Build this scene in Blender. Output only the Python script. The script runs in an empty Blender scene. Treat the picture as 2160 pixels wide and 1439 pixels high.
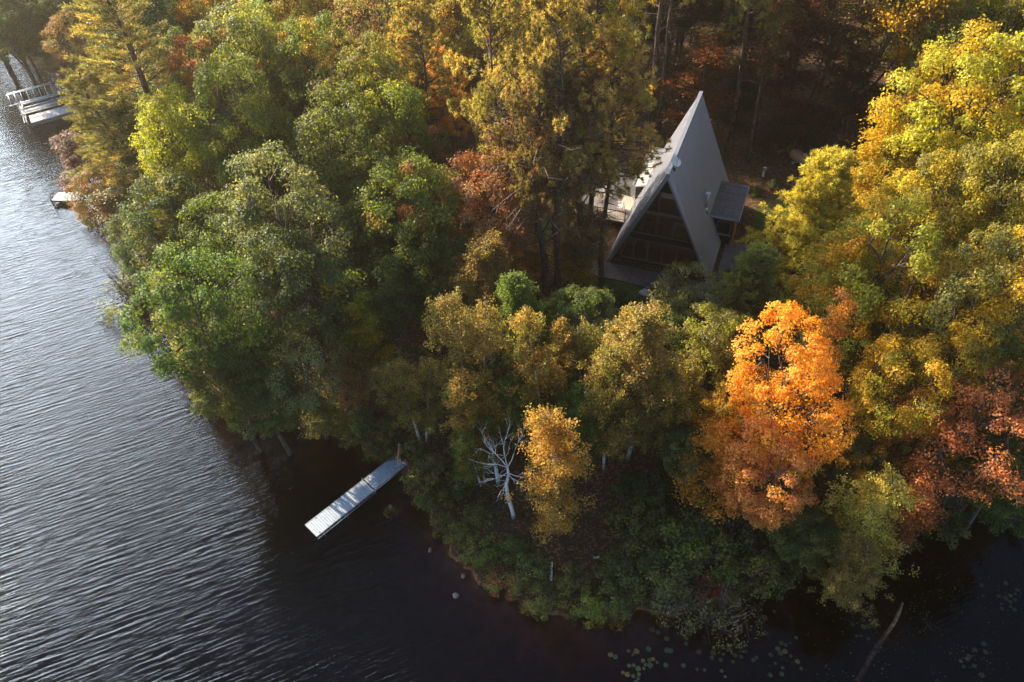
import bpy, bmesh, math, random
import numpy as np
from mathutils import Vector, Matrix
R = math.radians
scene = bpy.context.scene
col = scene.collection

# ---------------------------------------------------------------- camera
CAMH, FPX, PITCH, ROLL = 45.0, 1700.0, R(46), R(3)
CXP, CYP = 1080.0, 719.5
_F = np.array([0, math.cos(PITCH), -math.sin(PITCH)])
_U = np.array([0, math.sin(PITCH), math.cos(PITCH)])
_X = np.array([1.0, 0, 0])
_r = math.cos(ROLL) * _X - math.sin(ROLL) * _U
_u = math.sin(ROLL) * _X + math.cos(ROLL) * _U
cam_d = bpy.data.cameras.new("camera")
cam = bpy.data.objects.new("camera", cam_d)
col.objects.link(cam)
cam_d.sensor_width = 36
cam_d.lens = 36 * FPX / 2160
cam_d.clip_start = 0.5
cam_d.clip_end = 3000
cam.matrix_world = Matrix(((_r[0], _u[0], -_F[0], 0), (_r[1], _u[1], -_F[1], 0), (_r[2], _u[2], -_F[2], CAMH), (0, 0, 0, 1)))
scene.camera = cam

# ---------------------------------------------------------------- world, sun, exposure
SUN_AZ, SUN_EL = R(-50), R(25)      # azimuth measured from +Y, clockwise positive
world = bpy.data.worlds.new("World")
scene.world = world
world.use_nodes = True
wn = world.node_tree.nodes
sky = wn.new("ShaderNodeTexSky")
sky.sky_type = 'NISHITA'
sky.sun_disc = False
sky.sun_elevation = SUN_EL
sky.sun_rotation = SUN_AZ
sky.air_density = 1.0
sky.dust_density = 0.3
sky.ozone_density = 2.0
bg = wn["Background"]
bg.inputs[1].default_value = 0.075
world.node_tree.links.new(sky.outputs[0], bg.inputs[0])
# thin bright cloud veil near the sun, unseen, added for sheen on the water
_wl = world.node_tree.links
_tc = wn.new("ShaderNodeTexCoord")
_dp = wn.new("ShaderNodeVectorMath"); _dp.operation = 'DOT_PRODUCT'
_ca, _ce = R(-44), R(26)
_dp.inputs[1].default_value = (math.sin(_ca) * math.cos(_ce), math.cos(_ca) * math.cos(_ce), math.sin(_ce))
_wl.new(_tc.outputs['Generated'], _dp.inputs[0])
_mr = wn.new("ShaderNodeMapRange"); _mr.interpolation_type = 'SMOOTHSTEP'
_mr.inputs[1].default_value = 0.895; _mr.inputs[2].default_value = 1.0
_wl.new(_dp.outputs['Value'], _mr.inputs[0])
_mp = wn.new("ShaderNodeMapping"); _mp.inputs['Scale'].default_value = (2.0, 2.0, 7.0)
_no = wn.new("ShaderNodeTexNoise"); _no.inputs['Scale'].default_value = 1.6; _no.inputs['Detail'].default_value = 5
_wl.new(_tc.outputs['Generated'], _mp.inputs[0]); _wl.new(_mp.outputs[0], _no.inputs['Vector'])
_m2 = wn.new("ShaderNodeMapRange"); _m2.inputs[1].default_value = 0.3; _m2.inputs[2].default_value = 0.7
_m2.inputs[3].default_value = 0.7; _m2.inputs[4].default_value = 1.2
_wl.new(_no.outputs[0], _m2.inputs[0])
_mu = wn.new("ShaderNodeMath"); _mu.operation = 'MULTIPLY'; _wl.new(_mr.outputs[0], _mu.inputs[0]); _wl.new(_m2.outputs[0], _mu.inputs[1])
_m3 = wn.new("ShaderNodeMath"); _m3.operation = 'MULTIPLY'; _wl.new(_mu.outputs[0], _m3.inputs[0]); _m3.inputs[1].default_value = 7.5
_b2 = wn.new("ShaderNodeBackground"); _b2.inputs[0].default_value = (1.0, 0.97, 0.95, 1)
_wl.new(_m3.outputs[0], _b2.inputs[1])
_ad = wn.new("ShaderNodeAddShader"); _wl.new(bg.outputs[0], _ad.inputs[0]); _wl.new(_b2.outputs[0], _ad.inputs[1])
_wl.new(_ad.outputs[0], wn["World Output"].inputs['Surface'])
sd = bpy.data.lights.new("sun", 'SUN')
sd.energy = 5.0
sd.angle = R(0.6)
sd.color = (1.0, 0.80, 0.53)
sun = bpy.data.objects.new("sun", sd)
col.objects.link(sun)
_s = Vector((math.sin(SUN_AZ) * math.cos(SUN_EL), math.cos(SUN_AZ) * math.cos(SUN_EL), math.sin(SUN_EL)))
sun.rotation_euler = _s.to_track_quat('Z', 'Y').to_euler()
scene.view_settings.view_transform = 'Standard'
scene.view_settings.look = 'None'
scene.view_settings.exposure = 1.35
scene.view_settings.gamma = 1.0
scene.render.engine = 'CYCLES'
cy = scene.cycles
cy.max_bounces = 6
cy.diffuse_bounces = 3
cy.glossy_bounces = 3
cy.transmission_bounces = 4
cy.transparent_max_bounces = 8
cy.volume_bounces = 0
cy.caustics_reflective = False
cy.caustics_refractive = False
cy.sample_clamp_indirect = 6.0
cy.sample_clamp_direct = 0.0

# ---------------------------------------------------------------- helpers
def W(px, py, z=0.0):
    """Point of the world at height z seen at photograph pixel (2160 wide)."""
    d = _F + _r * (px - CXP) / FPX + _u * (CYP - py) / FPX
    t = (z - CAMH) / d[2]
    return Vector((d[0] * t, d[1] * t, z))

def pxm(p):
    """photograph pixels per metre at a world point"""
    v = np.array([p[0], p[1], p[2] - CAMH])
    return FPX / float(v @ _F)

def tag(o, label=None, cat=None, group=None, kind=None):
    if label: o['label'] = label
    if cat: o['category'] = cat
    if group: o['group'] = group
    if kind: o['kind'] = kind
    return o

def empty(name, loc, rz=0.0, label=None, cat=None, group=None):
    o = bpy.data.objects.new(name, None)
    col.objects.link(o)
    o.location = loc
    o.rotation_euler = (0, 0, rz)
    o.empty_display_size = 0.3
    return tag(o, label, cat, group)

def new_obj(name, me, parent=None):
    o = bpy.data.objects.new(name, me)
    col.objects.link(o)
    if parent is not None:
        o.parent = parent
    return o

class MB:
    """collects faces and turns them into one mesh"""
    def __init__(s):
        s.v = []; s.f = []; s.sm = []; s.split = None
    def face(s, pts, smooth=False):
        b = len(s.v); s.v += [tuple(p) for p in pts]; s.f.append(tuple(range(b, b + len(pts)))); s.sm.append(smooth)
    def box(s, c, size, rz=0.0, ax=None):
        """box centred at c; ax: 3 unit axes"""
        if ax is None:
            ax = (Vector((math.cos(rz), math.sin(rz), 0)), Vector((-math.sin(rz), math.cos(rz), 0)), Vector((0, 0, 1)))
        c = Vector(c); h = [a * (k / 2) for a, k in zip(ax, size)]
        b = len(s.v)
        for sx, sy, sz in ((-1,-1,-1),(1,-1,-1),(1,1,-1),(-1,1,-1),(-1,-1,1),(1,-1,1),(1,1,1),(-1,1,1)):
            s.v.append(tuple(c + h[0] * sx + h[1] * sy + h[2] * sz))
        for q in ((0,3,2,1),(4,5,6,7),(0,1,5,4),(1,2,6,5),(2,3,7,6),(3,0,4,7)):
            s.f.append(tuple(b + i for i in q)); s.sm.append(False)
    def bar(s, p, q, w, h, up=(0, 0, 1)):
        p = Vector(p); q = Vector(q); d = q - p; L = d.length; d.normalize()
        u = Vector(up); r = d.cross(u)
        if r.length < 1e-4: r = d.cross(Vector((1, 0, 0)))
        r.normalize(); u = r.cross(d)
        s.box((p + q) / 2, (L, w, h), ax=(d, r, u))
    def tube(s, pts, rad, n=6, cap=True):
        pts = [Vector(p) for p in pts]
        if not hasattr(rad, '__len__'): rad = [rad] * len(pts)
        b = len(s.v); prev = None
        for i, p in enumerate(pts):
            d = (pts[min(i + 1, len(pts) - 1)] - pts[max(i - 1, 0)])
            if d.length < 1e-9: d = Vector((0, 0, 1))
            d.normalize()
            if prev is None:
                a = d.cross(Vector((0.31, 0.2, 0.93)))
                if a.length < 1e-3: a = d.cross(Vector((1, 0, 0)))
            else:
                a = prev - d * prev.dot(d)
            a.normalize(); prev = a; c = d.cross(a)
            for k in range(n):
                t = 2 * math.pi * k / n
                s.v.append(tuple(p + (a * math.cos(t) + c * math.sin(t)) * rad[i]))
        for i in range(len(pts) - 1):
            for k in range(n):
                s.f.append((b + i * n + k, b + i * n + (k + 1) % n, b + (i + 1) * n + (k + 1) % n, b + (i + 1) * n + k)); s.sm.append(True)
        if cap:
            s.f.append(tuple(b + k for k in range(n))[::-1]); s.sm.append(False)
            e = b + (len(pts) - 1) * n
            s.f.append(tuple(e + k for k in range(n))); s.sm.append(False)
    def lathe(s, prof, c=(0, 0, 0), n=14, sc=(1, 1)):
        b = len(s.v)
        for r, z in prof:
            for k in range(n):
                t = 2 * math.pi * k / n
                s.v.append((c[0] + r * math.cos(t) * sc[0], c[1] + r * math.sin(t) * sc[1], c[2] + z))
        for i in range(len(prof) - 1):
            for k in range(n):
                s.f.append((b + i * n + k, b + i * n + (k + 1) % n, b + (i + 1) * n + (k + 1) % n, b + (i + 1) * n + k)); s.sm.append(True)
    def mesh(s, name):
        me = bpy.data.meshes.new(name)
        me.from_pydata(s.v, [], s.f)
        me.polygons.foreach_set('use_smooth', s.sm)
        if s.split is not None: me.polygons.foreach_set('material_index', [0 if k < s.split else 1 for k in range(len(s.f))])
        me.update()
        return me
    def build(s, name, m, parent=None):
        me = s.mesh(name); me.materials.append(m)
        return new_obj(name, me, parent)

def quads_mesh(name, V, tint=None, clump=None, k=4):
    """V: (n,k,3) separate faces"""
    n = V.shape[0]
    me = bpy.data.meshes.new(name)
    me.vertices.add(n * k); me.vertices.foreach_set('co', V.astype(np.float32).ravel())
    me.loops.add(n * k); me.loops.foreach_set('vertex_index', np.arange(n * k, dtype=np.int32))
    me.polygons.add(n); me.polygons.foreach_set('loop_start', np.arange(0, n * k, k, dtype=np.int32))
    me.update(calc_edges=True)
    for nm, arr in (('tint', tint), ('clump', clump)):
        if arr is not None:
            a = me.attributes.new(nm, 'FLOAT', 'FACE'); a.data.foreach_set('value', arr.astype(np.float32))
    return me

# ---------------------------------------------------------------- materials
MATS = {}
def nt(name):
    m = bpy.data.materials.new(name); m.use_nodes = True
    t = m.node_tree; MATS[name] = m
    return m, t.nodes, t.links, t.nodes['Principled BSDF']

def plain(name, c, rough=0.6, metal=0.0, var=0.12, scale=6.0, bump=0.0, spec=0.5):
    m, n, l, b = nt(name)
    tc = n.new('ShaderNodeTexCoord'); no = n.new('ShaderNodeTexNoise')
    no.inputs['Scale'].default_value = scale; no.inputs['Detail'].default_value = 5
    l.new(tc.outputs['Object'], no.inputs['Vector'])
    mx = n.new('ShaderNodeMix'); mx.data_type = 'RGBA'
    mx.inputs[6].default_value = tuple(k * (1 - var) for k in c) + (1,)
    mx.inputs[7].default_value = tuple(min(1, k * (1 + var)) for k in c) + (1,)
    l.new(no.outputs[0], mx.inputs[0]); l.new(mx.outputs[2], b.inputs['Base Color'])
    b.inputs['Roughness'].default_value = rough; b.inputs['Metallic'].default_value = metal
    b.inputs['Specular IOR Level'].default_value = spec
    if bump:
        bp = n.new('ShaderNodeBump'); bp.inputs['Strength'].default_value = bump; bp.inputs['Distance'].default_value = 0.02
        l.new(no.outputs[0], bp.inputs['Height']); l.new(bp.outputs[0], b.inputs['Normal'])
    return m

def foliage_mat(name, trans=0.45, rough=0.5, spec=0.35):
    m, n, l, b = nt(name)
    oi = n.new('ShaderNodeObjectInfo')
    ac = n.new('ShaderNodeAttribute'); ac.attribute_type = 'OBJECT'; ac.attribute_name = 'accent'
    am = n.new('ShaderNodeAttribute'); am.attribute_type = 'OBJECT'; am.attribute_name = 'accent_amount'
    ti = n.new('ShaderNodeAttribute'); ti.attribute_type = 'GEOMETRY'; ti.attribute_name = 'tint'
    cl = n.new('ShaderNodeAttribute'); cl.attribute_type = 'GEOMETRY'; cl.attribute_name = 'clump'
    # factor: clump + small tint noise above (1 - amount)
    s1 = n.new('ShaderNodeMath'); s1.operation = 'MULTIPLY_ADD'
    l.new(ti.outputs['Fac'], s1.inputs[0]); s1.inputs[1].default_value = 0.3; l.new(cl.outputs['Fac'], s1.inputs[2])
    s2 = n.new('ShaderNodeMath'); s2.operation = 'ADD'; l.new(s1.outputs[0], s2.inputs[0]); l.new(am.outputs['Fac'], s2.inputs[1])
    mr = n.new('ShaderNodeMapRange'); mr.inputs[1].default_value = 1.0; mr.inputs[2].default_value = 1.3
    l.new(s2.outputs[0], mr.inputs[0])
    mx = n.new('ShaderNodeMix'); mx.data_type = 'RGBA'
    l.new(mr.outputs[0], mx.inputs[0]); l.new(oi.outputs['Color'], mx.inputs[6]); l.new(ac.outputs['Color'], mx.inputs[7])
    hs = n.new('ShaderNodeHueSaturation')
    h = n.new('ShaderNodeMapRange'); h.inputs[3].default_value = 0.478; h.inputs[4].default_value = 0.522
    l.new(ti.outputs['Fac'], h.inputs[0]); l.new(h.outputs[0], hs.inputs['Hue'])
    fr = n.new('ShaderNodeMath'); fr.operation = 'MULTIPLY'; fr.inputs[1].default_value = 7.31; l.new(ti.outputs['Fac'], fr.inputs[0])
    fr2 = n.new('ShaderNodeMath'); fr2.operation = 'FRACT'; l.new(fr.outputs[0], fr2.inputs[0])
    v = n.new('ShaderNodeMapRange'); v.inputs[3].default_value = 0.6; v.inputs[4].default_value = 1.5
    l.new(fr2.outputs[0], v.inputs[0]); l.new(v.outputs[0], hs.inputs['Value'])
    l.new(mx.outputs[2], hs.inputs['Color'])
    l.new(hs.outputs[0], b.inputs['Base Color'])
    b.inputs['Roughness'].default_value = rough; b.inputs['Specular IOR Level'].default_value = spec
    tr = n.new('ShaderNodeBsdfTranslucent')
    g = n.new('ShaderNodeMix'); g.data_type = 'RGBA'; g.blend_type = 'MULTIPLY'; g.inputs[0].default_value = 1.0
    g.inputs[7].default_value = (1.5, 1.35, 0.55, 1)
    l.new(hs.outputs[0], g.inputs[6]); l.new(g.outputs[2], tr.inputs['Color'])
    ms = n.new('ShaderNodeMixShader'); ms.inputs[0].default_value = trans
    l.new(b.outputs[0], ms.inputs[1]); l.new(tr.outputs[0], ms.inputs[2])
    l.new(ms.outputs[0], n['Material Output'].inputs['Surface'])
    return m

def bark_mat(name, c1, c2, sx=9.0, sz=1.5, lo=0.45, hi=0.6, bump=0.5):
    m, n, l, b = nt(name)
    tc = n.new('ShaderNodeTexCoord'); mp = n.new('ShaderNodeMapping'); mp.inputs['Scale'].default_value = (sx, sx, sz)
    no = n.new('ShaderNodeTexNoise'); no.inputs['Scale'].default_value = 1.0; no.inputs['Detail'].default_value = 6
    l.new(tc.outputs['Object'], mp.inputs[0]); l.new(mp.outputs[0], no.inputs['Vector'])
    cr = n.new('ShaderNodeValToRGB'); cr.color_ramp.elements[0].position = lo; cr.color_ramp.elements[1].position = hi
    cr.color_ramp.elements[0].color = c1 + (1,); cr.color_ramp.elements[1].color = c2 + (1,)
    l.new(no.outputs[0], cr.inputs[0]); l.new(cr.outputs[0], b.inputs['Base Color'])
    b.inputs['Roughness'].default_value = 0.85
    bp = n.new('ShaderNodeBump'); bp.inputs['Strength'].default_value = bump; bp.inputs['Distance'].default_value = 0.03
    l.new(no.outputs[0], bp.inputs['Height']); l.new(bp.outputs[0], b.inputs['Normal'])
    return m

M_leaf = foliage_mat('leaf', 0.54)
M_needle = foliage_mat('needle', 0.45, 0.55, 0.3)
M_bark = bark_mat('bark_grey', (0.05, 0.038, 0.03), (0.17, 0.14, 0.12))
M_pine_bark = bark_mat('bark_pine', (0.055, 0.035, 0.027), (0.19, 0.125, 0.10))
M_twig = bark_mat('bark_twig', (0.035, 0.025, 0.02), (0.10, 0.075, 0.06))
M_birch = bark_mat('bark_birch', (0.05, 0.04, 0.035), (0.66, 0.65, 0.63), 2.5, 7.0, 0.36, 0.44, 0.3)
M_dead = bark_mat('bark_dead_birch', (0.25, 0.24, 0.23), (0.80, 0.82, 0.86), 3.0, 5.0, 0.34, 0.42, 0.3)

# ---------------------------------------------------------------- terrain
SHORE_PX = [(-150, 75), (0, 100), (60, 125), (120, 160), (175, 225), (205, 310), (228, 400), (258, 500), (292, 600), (345, 700),
            (405, 790), (470, 850), (540, 878), (620, 888), (690, 905), (740, 928), (790, 962), (850, 985), (876, 1030), (905, 1090),
            (945, 1150), (985, 1200), (1050, 1245), (1130, 1285), (1240, 1300), (1340, 1297), (1450, 1290), (1540, 1262), (1610, 1215),
            (1690, 1170), (1790, 1135), (1880, 1115), (1990, 1090), (2100, 1060), (2300, 1020)]
SHORE = [(-190.0, 150.0), (-110.0, 112.0)] + [tuple(W(*p)[:2]) for p in SHORE_PX] + [(60.0, 38.0), (130.0, 40.0), (600.0, 60.0), (600.0, 900.0), (-600.0, 900.0), (-600.0, 260.0)]
_sh = np.array(SHORE)
_rg = np.random.default_rng(5)
_ph = _rg.uniform(0, 6.28, 12); _kd = _rg.uniform(0, 3.14, 12)
def bumps(x, y):
    z = 0
    for i, (w, a) in enumerate(((23, .35), (17, .3), (11, .18), (7, .1), (4.5, .07), (3.1, .05), (2.0, .03), (1.3, .02))):
        z = z + a * np.sin((x * math.cos(_kd[i]) + y * math.sin(_kd[i])) * 6.283 / w + _ph[i])
    return z
def sdist(x, y):
    x = np.asarray(x, float); y = np.asarray(y, float)
    d = np.full(x.shape, 1e9); ins = np.zeros(x.shape, bool)
    n = len(_sh)
    for i in range(n):
        ax, ay = _sh[i]; bx, by = _sh[(i + 1) % n]
        ex, ey = bx - ax, by - ay
        t = np.clip(((x - ax) * ex + (y - ay) * ey) / (ex * ex + ey * ey), 0, 1)
        d = np.minimum(d, np.hypot(x - ax - t * ex, y - ay - t * ey))
        c = ((ay > y) != (by > y)) & (x < (bx - ax) * (y - ay) / ((by - ay) if by != ay else 1e-9) + ax)
        ins ^= c
    return np.where(ins, d, -d)
HX, HY, HYAW = 11.79, 47.94, R(67.3)
_hd = np.array([math.cos(HYAW), math.sin(HYAW)]); _hn = np.array([_hd[1], -_hd[0]])
HZ = 2.5
def gh(x, y):
    x = np.asarray(x, float); y = np.asarray(y, float)
    s = sdist(x, y) + 0.35 * np.sin(x * 1.9 + 1) * np.sin(y * 1.7) + 0.2 * np.sin(x * 4.1) * np.sin(y * 3.7 + 2)
    land = 0.45 * (1 - np.exp(-np.maximum(s, 0) / 0.5)) + 2.1 * (1 - np.exp(-np.maximum(s, 0) / 9.0)) + 0.018 * np.maximum(s - 20, 0)
    land = land + bumps(x, y) * np.clip(s / 8, 0, 1) * 0.7
    bed = -0.30 * (1 - np.exp(np.minimum(s, 0) / 1.2)) - 3.2 * (1 - np.exp(np.minimum(s, 0) / 14.0)) + 0.06 * bumps(x * 2, y * 2)
    z = np.where(s > 0, land, np.minimum(bed, -0.03))
    a = (x - HX) * _hd[0] + (y - HY) * _hd[1]; b = (x - HX) * _hn[0] + (y - HY) * _hn[1]
    dd = np.hypot(np.maximum(np.maximum(-3.5 - a, a - 14), 0), np.maximum(np.abs(b + 0.5) - 7.5, 0))
    w = np.clip(1 - dd / 5, 0, 1); w = w * w * (3 - 2 * w)
    return z * (1 - w) + (HZ - 0.03) * w
def G(x, y):
    return float(gh(np.array([x]), np.array([y]))[0])
def on_ground(px, py):
    z = 1.0
    for _ in range(6):
        p = W(px, py, z); z = G(p.x, p.y)
    return Vector((p.x, p.y, z))

def hp(a, b, z=0.0):
    """cabin frame: a metres back, b metres to the right, z above its ground"""
    return Vector((HX + _hd[0] * a + _hn[0] * b, HY + _hd[1] * a + _hn[1] * b, HZ + z))

def make_ground():
    def axis(lo, hi, f0, f1, st, big):
        core = list(np.arange(f0, f1 + 1e-6, st))
        a = []; v = f0; s = st
        while v > lo: s = min(s * 1.35, big); v -= s; a.append(v)
        c = []; v = f1; s = st
        while v < hi: s = min(s * 1.35, big); v += s; c.append(v)
        return np.array(a[::-1] + core + c)
    xs = axis(-900, 900, -60, 62, 0.5, 60); ys = axis(-300, 1100, 12, 118, 0.5, 60)
    X, Y = np.meshgrid(xs, ys); Z = gh(X, Y)
    V = np.stack([X, Y, Z], -1).reshape(-1, 3)
    ny, nx = X.shape
    i = np.arange(ny - 1)[:, None] * nx + np.arange(nx - 1)[None]
    F = np.stack([i, i + 1, i + nx + 1, i + nx], -1).reshape(-1, 4)
    me = bpy.data.meshes.new('ground')
    me.vertices.add(len(V)); me.vertices.foreach_set('co', V.astype(np.float32).ravel())
    me.loops.add(F.size); me.loops.foreach_set('vertex_index', F.astype(np.int32).ravel())
    me.polygons.add(len(F)); me.polygons.foreach_set('loop_start', np.arange(0, F.size, 4, dtype=np.int32))
    me.polygons.foreach_set('use_smooth', np.ones(len(F), bool))
    me.update(calc_edges=True)
    # lawn mask: mown patches beside the cabin
    lawn = np.zeros(len(V))
    for a, b, ra, rb in ((-4.2, -1.5, 3.0, 4.6), (8.5, 8.5, 4.2, 2.6), (12.5, -9.5, 4.5, 3.2), (4, -10.5, 3, 2.0)):
        A = (V[:, 0] - HX) * _hd[0] + (V[:, 1] - HY) * _hd[1]; B = (V[:, 0] - HX) * _hn[0] + (V[:, 1] - HY) * _hn[1]
        q = 1 - np.hypot((A - a) / ra, (B - b) / rb) + 0.12 * np.sin(V[:, 0] * 2.1) * np.sin(V[:, 1] * 2.3)
        lawn = np.maximum(lawn, np.clip(q * 5, 0, 1))
    at = me.attributes.new('lawn', 'FLOAT', 'POINT'); at.data.foreach_set('value', lawn.astype(np.float32))
    m, n, l, b = nt('ground')
    tc = n.new('ShaderNodeTexCoord')
    def noise(sc, det=6, r=0.6):
        k = n.new('ShaderNodeTexNoise'); k.inputs['Scale'].default_value = sc; k.inputs['Detail'].default_value = det
        k.inputs['Roughness'].default_value = r; l.new(tc.outputs['Object'], k.inputs['Vector']); return k
    def mixc(f, a, c):
        k = n.new('ShaderNodeMix'); k.data_type = 'RGBA'
        if isinstance(f, float): k.inputs[0].default_value = f
        else: l.new(f, k.inputs[0])
        for s_, q in ((6, a), (7, c)):
            if isinstance(q, tuple): k.inputs[s_].default_value = q + (1,)
            else: l.new(q, k.inputs[s_])
        return k.outputs[2]
    def ramp(src, lo, hi):
        k = n.new('ShaderNodeMapRange'); k.inputs[1].default_value = lo; k.inputs[2].default_value = hi; l.new(src, k.inputs[0]); return k.outputs[0]
    vo = n.new('ShaderNodeTexVoronoi'); vo.inputs['Scale'].default_value = 9; l.new(tc.outputs['Object'], vo.inputs['Vector'])
    litter = mixc(ramp(noise(14).outputs[0], 0.35, 0.7), (0.045, 0.026, 0.017), (0.16, 0.085, 0.05))
    litter = mixc(ramp(noise(0.25, 3).outputs[0], 0.45, 0.65), litter, (0.06, 0.05, 0.025))
    sp = n.new('ShaderNodeMath'); sp.operation = 'GREATER_THAN'; sp.inputs[1].default_value = 0.80
    sx = n.new('ShaderNodeSeparateColor'); l.new(vo.outputs['Color'], sx.inputs[0]); l.new(sx.outputs[0], sp.inputs[0])
    litter = mixc(sp.outputs[0], litter, (0.26, 0.13, 0.06))
    grass = mixc(ramp(noise(5).outputs[0], 0.35, 0.65), (0.03, 0.055, 0.014), (0.08, 0.13, 0.03))
    la = n.new('ShaderNodeAttribute'); la.attribute_name = 'lawn'
    top = mixc(la.outputs['Fac'], litter, grass)
    bedc = mixc(ramp(noise(1.1).outputs[0], 0.3, 0.7), (0.20, 0.085, 0.045), (0.42, 0.19, 0.095))
    geo = n.new('ShaderNodeNewGeometry'); sp2 = n.new('ShaderNodeSeparateXYZ'); l.new(geo.outputs['Position'], sp2.inputs[0])
    wet = ramp(sp2.outputs[2], -0.03, 0.12)
    fin = mixc(wet, bedc, top)
    l.new(fin, b.inputs['Base Color']); b.inputs['Roughness'].default_value = 0.9
    b.inputs['Specular IOR Level'].default_value = 0.2
    bp = n.new('ShaderNodeBump'); bp.inputs['Strength'].default_value = 0.6; bp.inputs['Distance'].default_value = 0.12
    l.new(noise(9).outputs[0], bp.inputs['Height']); l.new(bp.outputs[0], b.inputs['Normal'])
    me.materials.append(m)
    tag(new_obj('ground', me), kind='structure')
make_ground()

def make_water():
    m, n, l, b = nt('lake_water')
    n.remove(b)
    tc = n.new('ShaderNodeTexCoord')
    ang = math.atan2(1.197, 3.199)   # crests run this way
    def wav(sx, sy, det, dist, rot=0.0):
        mp0 = n.new('ShaderNodeMapping'); mp0.inputs['Rotation'].default_value = (0, 0, -(ang + rot))
        mp = n.new('ShaderNodeMapping'); mp.inputs['Scale'].default_value = (sx, sy, 1)
        l.new(tc.outputs['Object'], mp0.inputs[0]); l.new(mp0.outputs[0], mp.inputs[0])
        k = n.new('ShaderNodeTexNoise'); k.inputs['Scale'].default_value = 1; k.inputs['Detail'].default_value = det
        k.inputs['Distortion'].default_value = dist; k.inputs['Roughness'].default_value = 0.5
        l.new(mp.outputs[0], k.inputs['Vector']); return k.outputs[0]
    def madd(a, f, c):
        k = n.new('ShaderNodeMath'); k.operation = 'MULTIPLY_ADD'; l.new(a, k.inputs[0]); k.inputs[1].default_value = f
        if c is None: k.inputs[2].default_value = 0
        else: l.new(c, k.inputs[2])
        return k.outputs[0]
    h = madd(wav(0.45, 5.2, 1.4, 0.2), 1.0, None)
    h = madd(wav(0.5, 2.2, 1.0, 0.3, 0.24), 0.4, h)
    h = madd(wav(4, 10, 2.0, 0.3, -0.4), 0.14, h)
    # gusts: calmer patches
    gn = n.new('ShaderNodeTexNoise'); gn.inputs['Scale'].default_value = 0.07; gn.inputs['Detail'].default_value = 2
    l.new(tc.outputs['Object'], gn.inputs['Vector'])
    gm = n.new('ShaderNodeMapRange'); gm.inputs[1].default_value = 0.3; gm.inputs[2].default_value = 0.7
    gm.inputs[3].default_value = 0.6; gm.inputs[4].default_value = 1.15; l.new(gn.outputs[0], gm.inputs[0])
    at = n.new('ShaderNodeAttribute'); at.attribute_name = 'calm'
    st = n.new('ShaderNodeMath'); st.operation = 'MULTIPLY'; l.new(gm.outputs[0], st.inputs[0]); l.new(at.outputs['Fac'], st.inputs[1])
    bp = n.new('ShaderNodeBump'); bp.inputs['Distance'].default_value = 0.075
    l.new(st.outputs[0], bp.inputs['Strength']); l.new(h, bp.inputs['Height'])
    gl = n.new('ShaderNodeBsdfGlossy'); gl.inputs['Color'].default_value = (.74, .87, 1.0, 1); gl.inputs['Roughness'].default_value = 0.07; l.new(bp.outputs[0], gl.inputs['Normal'])
    tr = n.new('ShaderNodeBsdfTransparent'); tr.inputs['Color'].default_value = (0.8, 0.8, 0.8, 1)
    fr = n.new('ShaderNodeFresnel'); fr.inputs['IOR'].default_value = 1.333; l.new(bp.outputs[0], fr.inputs['Normal'])
    fm = n.new('ShaderNodeMath'); fm.operation = 'MULTIPLY'; fm.inputs[1].default_value = 1.0; l.new(fr.outputs[0], fm.inputs[0])
    ms = n.new('ShaderNodeMixShader'); l.new(fm.outputs[0], ms.inputs[0]); l.new(tr.outputs[0], ms.inputs[1]); l.new(gl.outputs[0], ms.inputs[2])
    l.new(ms.outputs[0], n['Material Output'].inputs['Surface'])
    va = n.new('ShaderNodeVolumeAbsorption'); va.inputs['Color'].default_value = (0.62, 0.36, 0.22, 1); va.inputs['Density'].default_value = 2.6
    l.new(va.outputs[0], n['Material Output'].inputs['Volume'])
    # closed body of water, fine top grid near the camera for the 'calm' attribute
    xs = np.concatenate([[-880, -400, -150], np.arange(-80, 81, 2.0), [150, 400, 880]]); ys = np.concatenate([[-280, -60], np.arange(0, 161, 2.0), [300, 1080]])
    X, Y = np.meshgrid(xs, ys); ny, nx = X.shape
    V = np.stack([X, Y, np.zeros_like(X)], -1).reshape(-1, 3)
    F = []
    for j in range(ny - 1):
        for i in range(nx - 1):
            a = j * nx + i; F.append((a, a + 1, a + nx + 1, a + nx))
    b0 = len(V); V = V.tolist()
    V += [(-880, -280, -9), (880, -280, -9), (880, 1080, -9), (-880, 1080, -9)]
    F.append((b0 + 3, b0 + 2, b0 + 1, b0))
    bot = [i for i in range(nx)]; F.append(tuple([b0, b0 + 1] + bot[::-1]))
    rt = [j * nx + nx - 1 for j in range(ny)]; F.append(tuple([b0 + 1, b0 + 2] + rt[::-1]))
    tp = [(ny - 1) * nx + i for i in range(nx)][::-1]; F.append(tuple([b0 + 2, b0 + 3] + tp[::-1]))
    lf = [j * nx for j in range(ny)][::-1]; F.append(tuple([b0 + 3, b0] + lf[::-1]))
    me = bpy.data.meshes.new('lake_water'); me.from_pydata(V, [], F); me.update()
    v = np.array(V)
    calm = np.clip(0.45 + (-sdist(v[:, 0], v[:, 1])) / 12.0, 0.45, 1.1)
    calm = calm * np.where((v[:, 0] > 4) & (v[:, 1] < 60), np.clip(1 - (v[:, 0] - 4) / 6, 0.25, 1), 1)
    a = me.attributes.new('calm', 'FLOAT', 'POINT'); a.data.foreach_set('value', calm.astype(np.float32))
    me.materials.append(m)
    tag(new_obj('lake_water', me), kind='structure')
make_water()

# ================================================================ trees: prototypes
def unit(a): return a / (np.linalg.norm(a, axis=-1, keepdims=True) + 1e-9)

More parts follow.
